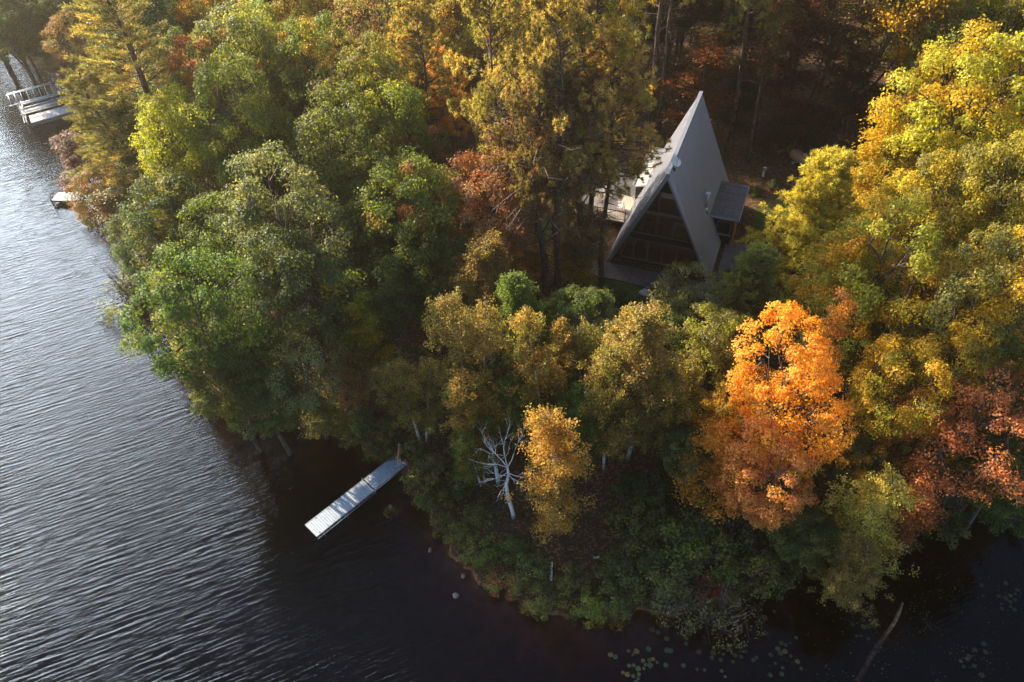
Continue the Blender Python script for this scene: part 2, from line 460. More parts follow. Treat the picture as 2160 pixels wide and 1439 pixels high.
def leaf_quads(P, N, S, rng, asp=0.7, fold=0.25):
    n = len(P)
    N = unit(N); t = unit(np.cross(N, rng.normal(size=(n, 3)))); b = np.cross(N, t)
    S = S[:, None]
    return np.stack([P + t * S + N * S * fold, P + b * S * asp, P - t * S + N * S * fold, P - b * S * asp], 1)

def blade_tris(P, D, L, Wd, rng):
    """thin needle blades: triangles from P along D"""
    n = len(P); D = unit(D); s = unit(np.cross(D, rng.normal(size=(n, 3)))) * Wd[:, None]
    return np.stack([P - s, P + s, P + D * L[:, None]], 1)

class Proto: pass
PROTOS = {}

def finish(kind, key, H, Rr, V, tint, clump, wood, k=4, mat=None, bark=None):
    p = Proto(); p.H, p.R, p.key = H, Rr, key
    p.crown = quads_mesh('crown', V, tint, clump, k); p.crown.materials.append(mat or M_leaf)
    p.trunk = wood.mesh('trunk'); p.trunk.materials.append(bark or M_bark); p.trunk.materials.append(M_twig)
    PROTOS.setdefault(kind, []).append(p)

def curve_pts(a, b, rng, sag=0.15, n=4):
    a = np.array(a); b = np.array(b); L = np.linalg.norm(b - a)
    out = []
    off = rng.normal(size=3) * sag * L * 0.35; off[2] += sag * L * 0.5
    for i in range(n + 1):
        t = i / n
        out.append(a + (b - a) * t + off * 4 * t * (1 - t) * 0.5)
    return out

def broad(kind, seed, H=14.0, Rr=4.0, base=0.30, ncl=120, lv=255, ls=0.084, cr=0.80, trunk_r=0.2, spread=1.0, drop=0.35, inner=0.22, bark=None, top=1.0, lobes=8, gap=0.0, twig=1.0):
    rng = np.random.default_rng(seed)
    wood = MB()
    zc = H * (base + 1) / 2; hc = H * (1 - base) / 2
    lob = unit(rng.normal(size=(lobes, 3)) + np.array([0, 0, .35]))
    la = rng.uniform(0.5, 1.0, lobes)
    i = np.arange(ncl) + .5
    ph = np.arccos(1 - 2 * i / ncl); th = math.pi * (1 + 5 ** .5) * i
    d = np.stack([np.cos(th) * np.sin(ph), np.sin(th) * np.sin(ph), np.cos(ph)], 1)
    d = unit(d + rng.normal(size=d.shape) * 0.16)
    keep = (d[:, 2] > -0.45) | (rng.random(ncl) > drop)
    if gap: keep &= rng.random(ncl) > gap
    d = d[keep]
    rr = 0.60 + 0.42 * np.max(np.clip(d @ lob.T, 0, 1) ** 3 * la, 1) + rng.uniform(-.08, .06, len(d))
    shp = np.where(d[:, 2] < 0, 1.0, top)
    C = d * rr[:, None] * np.array([Rr, Rr, hc]) ; C[:, 2] += zc
    ni = int(len(C) * inner)
    Ci = unit(rng.normal(size=(ni, 3))) * rng.uniform(.25, .6, ni)[:, None] * np.array([Rr, Rr, hc]) + np.array([0, 0, zc])
    C = np.concatenate([C, Ci])
    # trunk and limbs
    tp = [np.array([0, 0, -0.3])]
    bx, by = rng.normal(size=2) * 0.35
    for k in range(1, 7):
        t = k / 6; tp.append(np.array([bx * math.sin(t * 3), by * math.sin(t * 2.5), H * 0.82 * t]))
    wood.tube([tuple(q) for q in tp], [trunk_r * (1.25 - 1.05 * k / 6) for k in range(7)], 7)
    def on_trunk(z):
        t = np.clip(z / (H * 0.82), 0, 1) * 6; k = int(min(5, t)); return tp[k] + (tp[k + 1] - tp[k]) * (t - k)
    limbs = []
    nl = 13
    for k in range(nl):
        z0 = H * (base * 0.8 + (0.75 - base * 0.8) * k / nl)
        a = k * 2.4 + rng.uniform(-.4, .4)
        el = 0.15 + 0.9 * k / nl
        dd = np.array([math.cos(a) * math.cos(el), math.sin(a) * math.cos(el), math.sin(el)])
        p0 = on_trunk(z0); e = np.array([0, 0, zc]) + dd * np.array([Rr, Rr, hc]) * 0.62
        e[2] = max(e[2], z0 + 0.4)
        pts = curve_pts(p0, e, rng, 0.12, 4)
        wood.tube([tuple(q) for q in pts], [trunk_r * .42, trunk_r * .34, trunk_r * .26, trunk_r * .2, trunk_r * .12], 5, False)
        limbs += pts[1:]
    limbs = np.array(limbs)
    for c in C:
        j = np.argmin(np.linalg.norm(limbs - c, axis=1))
        pts = curve_pts(limbs[j], c, rng, 0.1, 2)
        wood.tube([tuple(q) for q in pts], [.035 * twig, .025 * twig, .010 * twig], 3, False)
        for q in range(2):
            e = c + rng.normal(size=3) * cr * .5 + (c - np.array([0, 0, zc])) / (Rr + 1) * .5
            wood.tube([tuple(c * .5 + pts[1] * .5), tuple(e)], [.014 * twig, .005 * twig], 3, False)
    # leaves on domed clumps
    n = lv * len(C); idx = np.repeat(np.arange(len(C)), lv)
    rc = cr * rng.uniform(.6, 1.25, len(C)); sq = rng.uniform(.5, .9, len(C))
    out = unit((C - np.array([0, 0, zc * .9])) / np.array([Rr, Rr, hc])) * 0.7 + np.array([0, 0, .75])
    dirs = unit(rng.normal(size=(n, 3)) * 0.9 + unit(out)[idx] * 0.75)
    rad = rng.uniform(0.35, 1.0, n) ** 0.45
    wob = 1 + .35 * np.sin(dirs[:, 0] * 7 + idx) * np.sin(dirs[:, 1] * 6 + idx * 2.3)
    P = C[idx] + dirs * (rc[idx] * rad * wob)[:, None] * np.stack([np.ones(n), np.ones(n), sq[idx]], 1)
    N = dirs + np.array([0, 0, .5]) + rng.normal(size=(n, 3)) * .55
    V = leaf_quads(P, N, ls * rng.uniform(.55, 1.2, n), rng)
    V[..., 2] = np.maximum(V[..., 2], 0.15)
    finish(kind, seed, H, Rr, V, rng.random(n), rng.random(len(C))[idx], wood, bark=bark)

def birch(kind, seed, H=13.0, Rr=2.3, base=0.22, nb=104, lv=175, ls=0.060, trunk_r=0.11, stems=1, bark=None):
    rng = np.random.default_rng(seed); wood = MB(); P = []; K = []
    ci = 0; twigs = []; bite = rng.uniform(0, 6.28, 3)
    for s in range(stems):
        la = rng.uniform(0, 6.28); ln = 0.0 if stems == 1 else 1.1
        bx, by = rng.normal(size=2) * .22
        ox, oy = (0, 0) if stems == 1 else (math.cos(la) * .25, math.sin(la) * .25)
        Hs = H * (1 if s == 0 else rng.uniform(.78, .95))
        def tr(t): return np.array([ox + math.cos(la) * ln * t * 1.2 + bx * math.sin(t * 4), oy + math.sin(la) * ln * t * 1.2 + by * math.sin(t * 3.3), Hs * t - .3 * (t == 0)])
        wood.tube([tuple(tr(k / 8)) for k in range(9)], [trunk_r * (1.15 - 1.05 * k / 8) for k in range(9)], 7)
        for b in range(nb // stems):
            t = base + (0.97 - base) * ((b + rng.random()) / (nb / stems)) ** 0.9
            u = (t - base) / (1 - base)
            env = Rr * (0.35 + 1.0 * math.sin(math.pi * min(1, (u * .88 + .12)) ** .85)) * .85
            a = rng.uniform(0, 6.28); L = env * rng.uniform(.5, 1.05) * (.80 + .45 * math.sin(a * 2 + bite[0] + t * 9) * math.sin(a * 3 + bite[1] - t * 14))
            p0 = tr(t); up = rng.uniform(.35, .9)
            e = p0 + np.array([math.cos(a) * L, math.sin(a) * L, L * up])
            e[2] = min(e[2], Hs * 1.02)
            pts = curve_pts(p0, e, rng, .12, 3)
            twigs.append(([tuple(q) for q in pts], [.026, .019, .012, .005]))
            if rng.random() < .08: continue
            nsub = 6; kb = rng.random()
            for q in range(nsub):
                f = rng.uniform(.3, 1.05); c = pts[0] + (pts[-1] - pts[0]) * f + rng.normal(size=3) * np.array([.16, .16, .10]) * (1 + L * .3)
                m = lv // nsub * 2; u_ = rng.random(m) ** .8; ln_ = rng.uniform(.45, 1.0); az = rng.uniform(0, 6.28)
                dr = np.array([math.cos(az) * .45, math.sin(az) * .45, -.15])
                g = dr * (u_ * ln_)[:, None] + np.stack([np.zeros(m), np.zeros(m), -.75 * ln_ * u_ ** 2], 1) + rng.normal(size=(m, 3)) * np.array([.13, .13, .11])
                P.append(c + g); K.append(np.full(m, kb * .6 + .4 * rng.random())); ci += 1
                twigs.append(([tuple(pts[2]), tuple(c), tuple(c + dr * ln_ * .6 + np.array([0, 0, -.27 * ln_]))], [.008, .006, .003]))
    wood.split = len(wood.f)
    for a_, b_ in twigs: wood.tube(a_, b_, 3, False)
    P = np.concatenate(P); K = np.concatenate(K); n = len(P)
    N = rng.normal(size=(n, 3)) + np.array([0, 0, .55])
    V = leaf_quads(P, N, ls * rng.uniform(.6, 1.2, n), rng, .8, .15)
    finish(kind, seed, H, Rr, V, rng.random(n), K, wood, bark=bark or M_birch)

def white_pine(kind, seed, H=21.0, Rr=4.6, base=.22, dens=1.0):
    rng = np.random.default_rng(seed); wood = MB(); T = []; K = []
    tp = [(0.25 * math.sin(k), .2 * math.sin(k * 1.7), H * k / 8 - .3 * (k == 0)) for k in range(9)]
    wood.tube(tp, [.30 * (1.08 - k / 8) + .02 for k in range(9)], 8)
    z = H * base
    while z < H * .985:
        u = (z - H * base) / (H * (1 - base))
        env = Rr * (0.15 + 0.85 * (1 - u) ** .72) * (1 if u > .12 else .8)
        nb = 5 if u < .8 else 4; a0 = rng.uniform(0, 6.28)
        for b in range(nb):
            a = a0 + b * 6.283 / nb + rng.uniform(-.35, .35); L = env * rng.uniform(.6, 1.12)
            slope = .12 + .55 * u + rng.uniform(-.08, .1)
            dr = unit(np.array([math.cos(a), math.sin(a), slope])); k = min(8, int(u * 8))
            p0 = np.array([0.25 * math.sin(z / H * 8), .2 * math.sin(z / H * 8 * 1.7), z])
            e = p0 + dr * L; e[2] += .16 * L * .5
            pts = curve_pts(p0, e, rng, -.06, 4)
            wood.tube([tuple(q) for q in pts], [.07 * (1 - u * .6), .055 * (1 - u * .6), .04 * (1 - u * .5), .025, .01], 4, False)
            # plumes: side shoots along outer part, forward pointing, flattened
            ns = int((4 + L * 5.2) * dens)
            side = np.array([-math.sin(a), math.cos(a), 0])
            kk = rng.random()
            for q in range(ns):
                f = rng.uniform(.28, 1.0); c0 = pts[0] + (pts[-1] - pts[0]) * f
                wsp = (1.05 - f) * L * .38 + .15
                sgn = rng.uniform(-1, 1)
                dd = unit(dr * 1.0 + side * sgn * 1.1 + np.array([0, 0, rng.uniform(.05, .5)]))
                Ls = wsp * rng.uniform(.6, 1.2) + .25
                m = int(16 + 20 * Ls)
                f2 = rng.uniform(.15, 1.05, m)
                pc = c0 + dd * (Ls * f2)[:, None] + rng.normal(size=(m, 3)) * .07
                D = dd + rng.normal(size=(m, 3)) * .55 + np.array([0, 0, .25])
                T.append(blade_tris(pc, D, rng.uniform(.16, .30, m), rng.uniform(.020, .036, m), rng)); K.append(np.full(m, (kk * .6 + rng.random() * .4)))
                if q % 3 == 0: wood.tube([tuple(c0), tuple(c0 + dd * Ls)], [.015, .006], 3, False)
        z += (0.85 - .35 * u) * rng.uniform(.8, 1.2)
    V = np.concatenate(T); K = np.concatenate(K)
    finish(kind, seed, H, Rr, V, rng.random(len(V)), K, wood, 3, M_needle, M_pine_bark)

def red_pine(kind, seed, H=20.0, Rr=3.6, base=.45, nb=62, sub=9, pom=.27, bl=34, trunk_r=.24, bare=10, cone=False):
    rng = np.random.default_rng(seed); wood = MB(); T = []; K = []
    wood.tube([(0.2 * math.sin(k * .9), .2 * math.sin(k * 1.3), H * k / 8 * .97 - .3 * (k == 0)) for k in range(9)], [trunk_r * (1.08 - k / 8 * .95) for k in range(9)], 8)
    def branch(z, L, a, up, leafy=True):
        k = z / (H * .97) * 8
        p0 = np.array([.2 * math.sin(k * .9), .2 * math.sin(k * 1.3), z])
        dr = unit(np.array([math.cos(a), math.sin(a), up]))
        pts = curve_pts(p0, p0 + dr * L, rng, .14, 4)
        wood.tube([tuple(q) for q in pts], [.06, .05, .038, .026, .012], 4, False)
        kk = rng.random()
        for q in range(sub if leafy else 4):
            f = rng.uniform(.35, 1.0); c0 = pts[0] + (pts[-1] - pts[0]) * f
            dd = unit(dr * .7 + rng.normal(size=3) * .55 + np.array([0, 0, .35]))
            e = c0 + dd * rng.uniform(.3, .95)
            wood.tube([tuple(c0), tuple((c0 + e) / 2 + rng.normal(size=3) * .04), tuple(e)], [.017, .012, .007], 3, False)
            if not leafy: continue
            for w in range(2):
                c = e + rng.normal(size=3) * .18 * w
                D = unit(rng.normal(size=(bl, 3)) + dd * .8)
                T.append(blade_tris(c + D * .04, D, pom * rng.uniform(.7, 1.15, bl), rng.uniform(.022, .036, bl), rng)); K.append(np.full(bl, kk * .5 + rng.random() * .5))
    for b in range(nb):
        u = (b + rng.random()) / nb; z = H * (base + (.985 - base) * u)
        env = Rr * (.3 + .85 * math.sin(math.pi * min(1, u * .82 + .2)) ** .8)
        if cone: env = Rr * (.12 + 1.0 * (1 - u) ** .75)
        branch(z, env * rng.uniform(.55, 1.1), rng.uniform(0, 6.28), rng.uniform(-.05, .35) + .55 * u)
    for b in range(bare):
        branch(H * rng.uniform(base * .5, base), rng.uniform(.8, 2.2), rng.uniform(0, 6.28), rng.uniform(-.1, .25), False)
    V = np.concatenate(T); K = np.concatenate(K)
    finish(kind, seed, H, Rr, V, rng.random(len(V)), K, wood, 3, M_needle, M_pine_bark)

def shrub(kind, seed, H=2.6, Rr=1.6, ncl=34, lv=60, ls=.07, stems=9, bare=0.0):
    rng = np.random.default_rng(seed); wood = MB(); P = []; K = []; D = []
    for s in range(stems):
        a = rng.uniform(0, 6.28); L = rng.uniform(.5, 1.0)
        e = np.array([math.cos(a) * Rr * L * .75, math.sin(a) * Rr * L * .75, H * rng.uniform(.55, .95)])
        pts = curve_pts((rng.normal() * .12, rng.normal() * .12, -.15), e, rng, .15, 4)
        wood.tube([tuple(q) for q in pts], [.035, .028, .02, .014, .006], 4, False)
        for q in range(6):
            f = rng.uniform(.4, 1); c = pts[int(f * 3.99)]
            t = c + rng.normal(size=3) * np.array([.4, .4, .3]) + np.array([0, 0, .25])
            wood.tube([tuple(c), tuple(t)], [.010, .004], 3, False)
    for c in range(ncl):
        d = unit(rng.normal(size=3)); d[2] = abs(d[2]) * .9
        ctr = d * np.array([Rr, Rr, H * .8]) * rng.uniform(.45, .92) + np.array([0, 0, .15])
        if rng.random() < bare: continue
        g = unit(rng.normal(size=(lv, 3)) + d * .6) * rng.uniform(.12, .42, lv)[:, None] * (Rr / 1.6)
        P.append(ctr + g); D.append(g / .4 + d * .5); K.append(np.full(lv, rng.random()))
    P = np.concatenate(P); D = np.concatenate(D); K = np.concatenate(K); n = len(P)
    P[:, 2] = np.maximum(P[:, 2], .08)
    V = leaf_quads(P, D + np.array([0, 0, .5]) + rng.normal(size=(n, 3)) * .5, ls * rng.uniform(.6, 1.3, n), rng)
    finish(kind, seed, H, Rr, V, rng.random(n), K, wood)

def layered(kind, seed, H=11.0, Rr=2.8, base=.25, nb=26, ls=.12, trunk_r=.07, lv=90):
    """understory maple: thin stem with flat sprays of leaves in layers"""
    rng = np.random.default_rng(seed); wood = MB(); P = []; K = []; N = []
    bx, by = rng.normal(size=2) * .5
    def tr(t): return np.array([bx * t * t, by * t * t, H * t - .3 * (t == 0)])
    wood.tube([tuple(tr(k / 6)) for k in range(7)], [trunk_r * (1.15 - k / 6) + .008 for k in range(7)], 6)
    for b in range(nb):
        t = base + (1 - base) * (b + rng.random()) / nb; a = rng.uniform(0, 6.28)
        L = Rr * (1.1 - .75 * (t - base) / (1 - base)) * rng.uniform(.6, 1.1); p0 = tr(t)
        e = p0 + np.array([math.cos(a) * L, math.sin(a) * L, L * rng.uniform(.1, .4)])
        pts = curve_pts(p0, e, rng, .1, 3); wood.tube([tuple(q) for q in pts], [.03, .022, .014, .006], 3, False)
        kk = rng.random()
        for q in range(3):
            c = pts[0] + (pts[-1] - pts[0]) * rng.uniform(.4, 1.05)
            g = rng.normal(size=(lv, 3)) * np.array([.5, .5, .09]); g[:, 2] -= .12 * (g[:, 0] ** 2 + g[:, 1] ** 2)
            P.append(c + g); K.append(np.full(lv, kk * .7 + .3 * rng.random())); N.append(rng.normal(size=(lv, 3)) * .35 + np.array([0, 0, 1.]))
    P = np.concatenate(P); K = np.concatenate(K); N = np.concatenate(N)
    V = leaf_quads(P, N, ls * rng.uniform(.6, 1.2, len(P)), rng)
    finish(kind, seed, H, Rr, V, rng.random(len(P)), K, wood)

for s in range(5): broad('broad', 11 + s, lobes=6 + s)
for s in range(3): broad('oak', 31 + s, H=15, Rr=4.4, base=.28, ncl=100, lv=310, cr=.95, ls=.088, lobes=7, twig=1.5, gap=.08)
for s in range(2): broad('maple', 41 + s, H=15, Rr=3.6, base=.12, ncl=130 + 30 * s, lv=270, cr=.72 - .08 * s, ls=.076, lobes=9 - 3 * s, gap=.12 + .16 * s, drop=.1)
broad('sparse_oak', 51, H=13, Rr=4.6, base=.25, ncl=120, lv=150, cr=.8, ls=.076, gap=.15, twig=2.6, inner=.35, lobes=8)
broad('sparse_oak', 52, H=13, Rr=4.2, base=.25, ncl=110, lv=170, cr=.8, ls=.076, gap=.12, twig=2.0, inner=.35, lobes=8)
for s in range(3): birch('birch', 61 + s, stems=1 + (s == 1))
birch('birch', 65, H=13, Rr=2.6, nb=120, lv=110, stems=2)
for s in range(2): birch('birch_low', 67 + s, H=12, Rr=2.2, base=.05, nb=90, lv=120)
for s in range(2): birch('stem_tree', 63 + s, H=17, Rr=2.6, base=.5, nb=50, lv=90, trunk_r=.13, bark=M_bark)
for s in range(2): white_pine('white_pine', 71 + s)
for s in range(3): red_pine('red_pine', 81 + s)
red_pine('young_pine', 85, H=12, Rr=3.3, base=.12, nb=125, sub=10, pom=.25, trunk_r=.17, bare=0, cone=True)
for s in range(3): shrub('shrub', 91 + s)
shrub('twiggy_shrub', 95, H=3.2, Rr=2.0, ncl=30, lv=34, ls=.06, stems=26, bare=.1)
for s in range(3): layered('understory', 101 + s)
layered('understory_tall', 105, H=16, Rr=3.4, base=.3, nb=34, trunk_r=.12)

# ================================================================ tree placement
TREES = []      # (x, y, radius)
_trg = np.random.default_rng(99)
WORD = dict(stem_tree='tree', birch_low='birch', broad='broadleaf tree', oak='oak tree', maple='maple tree', sparse_oak='oak tree', birch='birch tree', white_pine='white pine', red_pine='red pine',
            young_pine='pine', shrub='shrub', twiggy_shrub='shrub', understory='maple', understory_tall='maple')
NAME = dict(stem_tree='slender_tree', birch_low='birch_tree', broad='broadleaf_tree', oak='oak_tree', maple='maple_tree', sparse_oak='oak_tree', birch='birch_tree', white_pine='white_pine_tree', red_pine='red_pine_tree',
            young_pine='young_pine_tree', shrub='shrub', twiggy_shrub='shrub', understory='maple_tree', understory_tall='maple_tree')
C = dict(green=(.16, .22, .05), dkgreen=(.085, .13, .038), blue=(.14, .19, .085), yelgreen=(.36, .37, .05), olive=(.24, .23, .065), yellow=(.58, .42, .035),
         gold=(.52, .33, .04), ochre=(.38, .29, .08), orange=(.72, .40, .07), red=(.52, .23, .09), crimson=(.26, .03, .035), rust=(.42, .16, .055), shade_rust=(.11, .04, .016), shade_red=(.15, .035, .015), shade_gold=(.10, .075, .02), shade_green=(.035, .05, .016),  # dim ones at the end: forest shade put into the leaf colour
         brown=(.28, .18, .075), pinkbrown=(.36, .22, .13), pine=(.25, .25, .085), pineblue=(.10, .14, .06), pinegold=(.48, .37, .13), pale=(.55, .52, .13), grey=(.28, .29, .13))
def put_tree(kind, x, y, h, r, color, accent=None, amt=0.0, label='', group=None, rot=None, variant=None, lean=(0, 0), cat=None, z=None, tk=1.0):
    ps = PROTOS[kind]; v = int(_trg.integers(len(ps))) if variant is None else variant % len(ps)
    p = ps[v]
    zz = G(x, y) if z is None else z
    t = empty(NAME[kind], (x, y, zz), _trg.uniform(0, 6.28) if rot is None else rot, label, cat or ('shrub' if 'shrub' in kind else 'tree'), group)
    t.rotation_euler.x, t.rotation_euler.y = lean
    t.scale = (r / p.R, r / p.R, h / p.H)
    tr = new_obj('trunk' if 'shrub' not in kind else 'stem', p.trunk, t)
    tr.scale = (tk, tk, 1)
    cr = new_obj('crown' if 'shrub' not in kind else 'foliage', p.crown, t)
    j = _trg.uniform(.88, 1.12, 3) * _trg.uniform(.9, 1.1)
    c = C[color] if isinstance(color, str) else color
    cr.color = (min(1, c[0] * j[0]), min(1, c[1] * j[1]), min(1, c[2] * j[2]), 1)
    a = C[accent] if isinstance(accent, str) else (accent or c)
    cr['accent'] = [float(k) for k in a]; cr['accent_amount'] = float(amt)
    TREES.append((x, y, r))
    return t
ZC = dict(stem_tree=.7, birch_low=.52, broad=.62, oak=.62, maple=.55, sparse_oak=.62, birch=.6, white_pine=.58, red_pine=.72, young_pine=.55, shrub=.5, twiggy_shrub=.5, understory=.62, understory_tall=.66)
def T(kind, px, py, wpx, h, color, accent=None, amt=0.0, label='', group=None, **kw):
    """tree whose crown centre shows at photograph pixel (px,py), wpx wide, h metres tall"""
    zg = 2.0
    for _ in range(5):
        p = W(px, py, zg + h * ZC[kind]); zg = max(0.0, G(p.x, p.y))
    r = wpx / 2 / pxm(p)
    return put_tree(kind, p.x, p.y, h, r, color, accent, amt, label, group, z=zg, **kw)

# --- far left, behind the boat lift
g = 'trees on the far left shore behind the boat lift'
T('broad', 15, 55, 170, 13, 'blue', label='dark blue-green tree in the top corner above the boat lift', group=g)
T('broad', 110, 10, 160, 14, 'dkgreen', label='dark green tree along the top edge above the boat lift', group=g)
T('sparse_oak', 175, 85, 150, 12, 'brown', 'olive', .4, label='brownish olive oak between the boat lift and the big white pine', group=g)
T('broad', 40, 75, 110, 8, 'dkgreen', 'blue', .4, label='low dark green tree at the waterline directly above the boat lift', group=g)
T('broad', -30, 55, 120, 9, 'dkgreen', label='low dark tree cut by the left edge above the boat lift', group=g)
T('broad', 105, 80, 110, 8, 'dkgreen', 'brown', .4, label='low dark tree at the waterline between the lift and the white pine', group=g)
T('broad', 150, 130, 100, 7, 'brown', 'dkgreen', .4, label='small brownish tree at the waterline just right of the boat lift', group=g)
T('broad', -60, -10, 180, 14, 'dkgreen', label='tall dark tree cut by the left edge in the top corner', group=g)
T('broad', 60, -60, 200, 14, 'dkgreen', label='dark tree mostly cut off by the top edge over the boat lift', group=g)
T('broad', 250, -40, 200, 15, 'olive', label='olive tree behind the tip of the big white pine', group=g)
T('white_pine', 298, 175, 350, 23, (.22, .26, .09), 'pinegold', .35, label='tallest white pine at the left shore, branches lit gold beside the boat lift', variant=0)
T('white_pine', 235, 300, 240, 15, 'pine', 'olive', .3, label='shorter white pine with low branches over the water below the boat lift', variant=1)
T('broad', 395, 215, 170, 15, 'blue', label='blue-green tree between the tallest white pine and the orange patch')
T('broad', 330, 300, 200, 12, 'dkgreen', 'blue', .3, label='dark green tree under the right side of the tallest white pine')
T('understory', 172, 345, 110, 7, (.15, .045, .03), 'olive', .25, label='dark red maple sapling at the shore under the white pine')
T('broad', 228, 425, 150, 8, 'olive', 'rust', .35, label='olive tree with reddish leaves hanging over the small dock')
T('understory', 350, 392, 80, 8, 'crimson', 'crimson', 0, label='deep crimson maple left of the bright yellow-green maple')
T('understory', 265, 465, 130, 7, 'rust', 'olive', .5, label='low tree with red and olive leaves over the bright water below the small dock')
T('broad', 405, 335, 200, 16, (.50, .50, .06), 'yelgreen', .3, label='bright yellow-green maple lit by the sun, left of centre')
T('understory', 468, 235, 80, 13, 'orange', 'yellow', .4, label='narrow orange maple top between green crowns on the left')
T('broad', 370, 480, 210, 13, 'dkgreen', 'pine', .3, label='dark green tree above the overhanging shore shrub')
T('white_pine', 400, 520, 190, 12, 'pine', 'dkgreen', .4, label='dark pine with soft branches behind the big round green tree')
T('broad', 310, 530, 150, 9, 'blue', label='small blue-green tree leaning to the lake above the round green tree')
T('twiggy_shrub', 265, 590, 170, 5, 'grey', 'blue', .5, label='grey-green twiggy shrub reaching out over the lake on the left shore')
T('oak', 440, 695, 280, 17, (.105, .155, .04), 'green', .3, label='big round green maple at the left shore beside the ripples')
T('oak', 485, 805, 190, 12, (.10, .14, .04), 'olive', .3, label='lower green tree touching the water beneath the big round maple')
T('understory', 375, 660, 90, 9, 'yelgreen', 'orange', .3, label='small yellowing tree at the left edge of the big round maple')
T('oak', 610, 510, 290, 18, 'blue', 'grey', .25, label='large blue-grey oak in the middle of the left forest')
T('oak', 530, 300, 220, 18, 'green', 'yelgreen', .3, label='green oak right of the bright yellow-green maple')
T('broad', 545, 175, 230, 18, 'blue', 'yelgreen', .35, label='tall green tree with sunlit rim in the upper left forest')
T('broad', 470, 70, 170, 17, 'gold', 'yelgreen', .5, label='golden hazy tree at the top right of the tallest white pine')
T('broad', 600, 60, 200, 17, 'yelgreen', 'gold', .4, label='hazy yellow-green tree at the top edge, second to the right of the white pine')
T('sparse_oak', 700, 60, 210, 14, 'brown', 'gold', .3, label='brown-leaved oak with dark trunk at the top edge left of centre')
T('broad', 670, 200, 190, 17, 'green', 'gold', .25, label='green tree below the brown-leaved oak near the top')
T('broad', 775, 250, 210, 17, 'olive', 'yelgreen', .4, label='yellow-tinged tree in the upper middle forest')
T('oak', 720, 370, 240, 17, 'green', 'dkgreen', .3, label='green oak in the centre of the left forest')
T('oak', 840, 330, 190, 16, 'green', 'yelgreen', .2, label='green oak to the left of the small orange maple')
T('broad', 640, 640, 240, 15, 'dkgreen', 'blue', .4, label='dark green tree below the large blue-grey oak')
T('broad', 860, 470, 230, 15, 'green', 'rust', .1, label='green tree left of the pinkish brown oak')
T('broad', 790, 520, 170, 13, 'dkgreen', 'olive', .3, label='dark green tree in the shade between the oak and the pine trunks')
T('broad', 900, 570, 190, 12, 'green', 'dkgreen', .4, label='shaded green tree left of the red pine trunks')
T('sparse_oak', 640, 775, 210, 12, 'grey', 'brown', .35, label='grey-olive oak between the round maple and the dock')
T('broad', 565, 835, 180, 10, 'green', 'dkgreen', .4, label='low green tree leaning over the dark cove')
T('understory', 745, 660, 150, 11, 'yelgreen', 'orange', .25, label='yellow-green maple with orange hints in the shade above the bank')
T('understory', 790, 720, 90, 10, 'yellow', 'yelgreen', .5, label='small bright yellow maple lit between dark trees')
T('sparse_oak', 735, 790, 130, 8, 'olive', 'rust', .3, label='thin leaning tree with bare grey limbs beside the cove')
T('understory', 690, 860, 110, 5, 'olive', label='low olive tree on the bank above the cove')
T('broad', 820, 640, 170, 11, 'dkgreen', label='dark green tree left of the birch grove')
# --- orange and pinkish centre, pines
T('maple', 945, 205, 105, 11, 'orange', 'gold', .3, label='small orange maple in the upper middle forest')
T('oak', 1045, 450, 230, 14, 'pinkbrown', 'rust', .35, label='pinkish brown oak in front of the red pines')
T('sparse_oak', 1120, 370, 250, 15, (.30, .27, .13), 'pinkbrown', .4, label='grey-green oak among the red pines near the centre')
T('broad', 1085, 565, 130, 4, 'brown', 'orange', .3, label='low brownish tree at the foot of the red pines')
T('understory', 1195, 545, 110, 4, 'yellow', 'ochre', .5, label='small yellow tree behind the red pine trunks')
T('broad', 860, 60, 200, 13, 'olive', 'gold', .3, label='olive tree at the top edge left of the pine group')
T('sparse_oak', 780, 120, 190, 17, 'brown', 'olive', .5, label='thin brownish tree near the top middle')
T('broad', 960, 60, 190, 13, 'yelgreen', 'gold', .4, label='yellow-green tree at the top edge beside the pine group')
T('broad', 900, 380, 150, 12, 'dkgreen', 'rust', .2, label='dark gap tree under the small orange maple')
T('red_pine', 1040, 140, 190, 24, 'pine', 'pinegold', .4, label='red pine at the left side of the pine group', variant=0)
T('red_pine', 1130, 60, 220, 25, 'pinegold', 'pine', .4, label='red pine at the top edge in the middle of the pine group', variant=1)
T('red_pine', 1260, 90, 240, 25, 'pinegold', 'gold', .3, label='sunlit golden red pine left of the twin bare trunks', variant=2)
T('red_pine', 1180, 210, 220, 24, 'pine', 'pinegold', .5, label='red pine in the centre of the pine group, above the neighbour roof', variant=0)
T('red_pine', 1290, 250, 210, 20, 'pinegold', 'pinkbrown', .3, label='red pine whose branch reaches to the cabin roof', variant=1)


T('sparse_oak', 1205, 335, 210, 12, (.38, .32, .14), 'pinkbrown', .4, label='pale bronze oak right of the grey-green oak, in front of the red pines', variant=1)
T('sparse_oak', 1075, 255, 200, 14, (.34, .30, .11), 'ochre', .4, label='bronze oak between the small orange maple and the red pines', variant=0)
T('sparse_oak', 1230, 500, 130, 8, (.24, .24, .11), 'brown', .4, label='low grey-bronze oak just left of the foot of the cabin roof', variant=1)
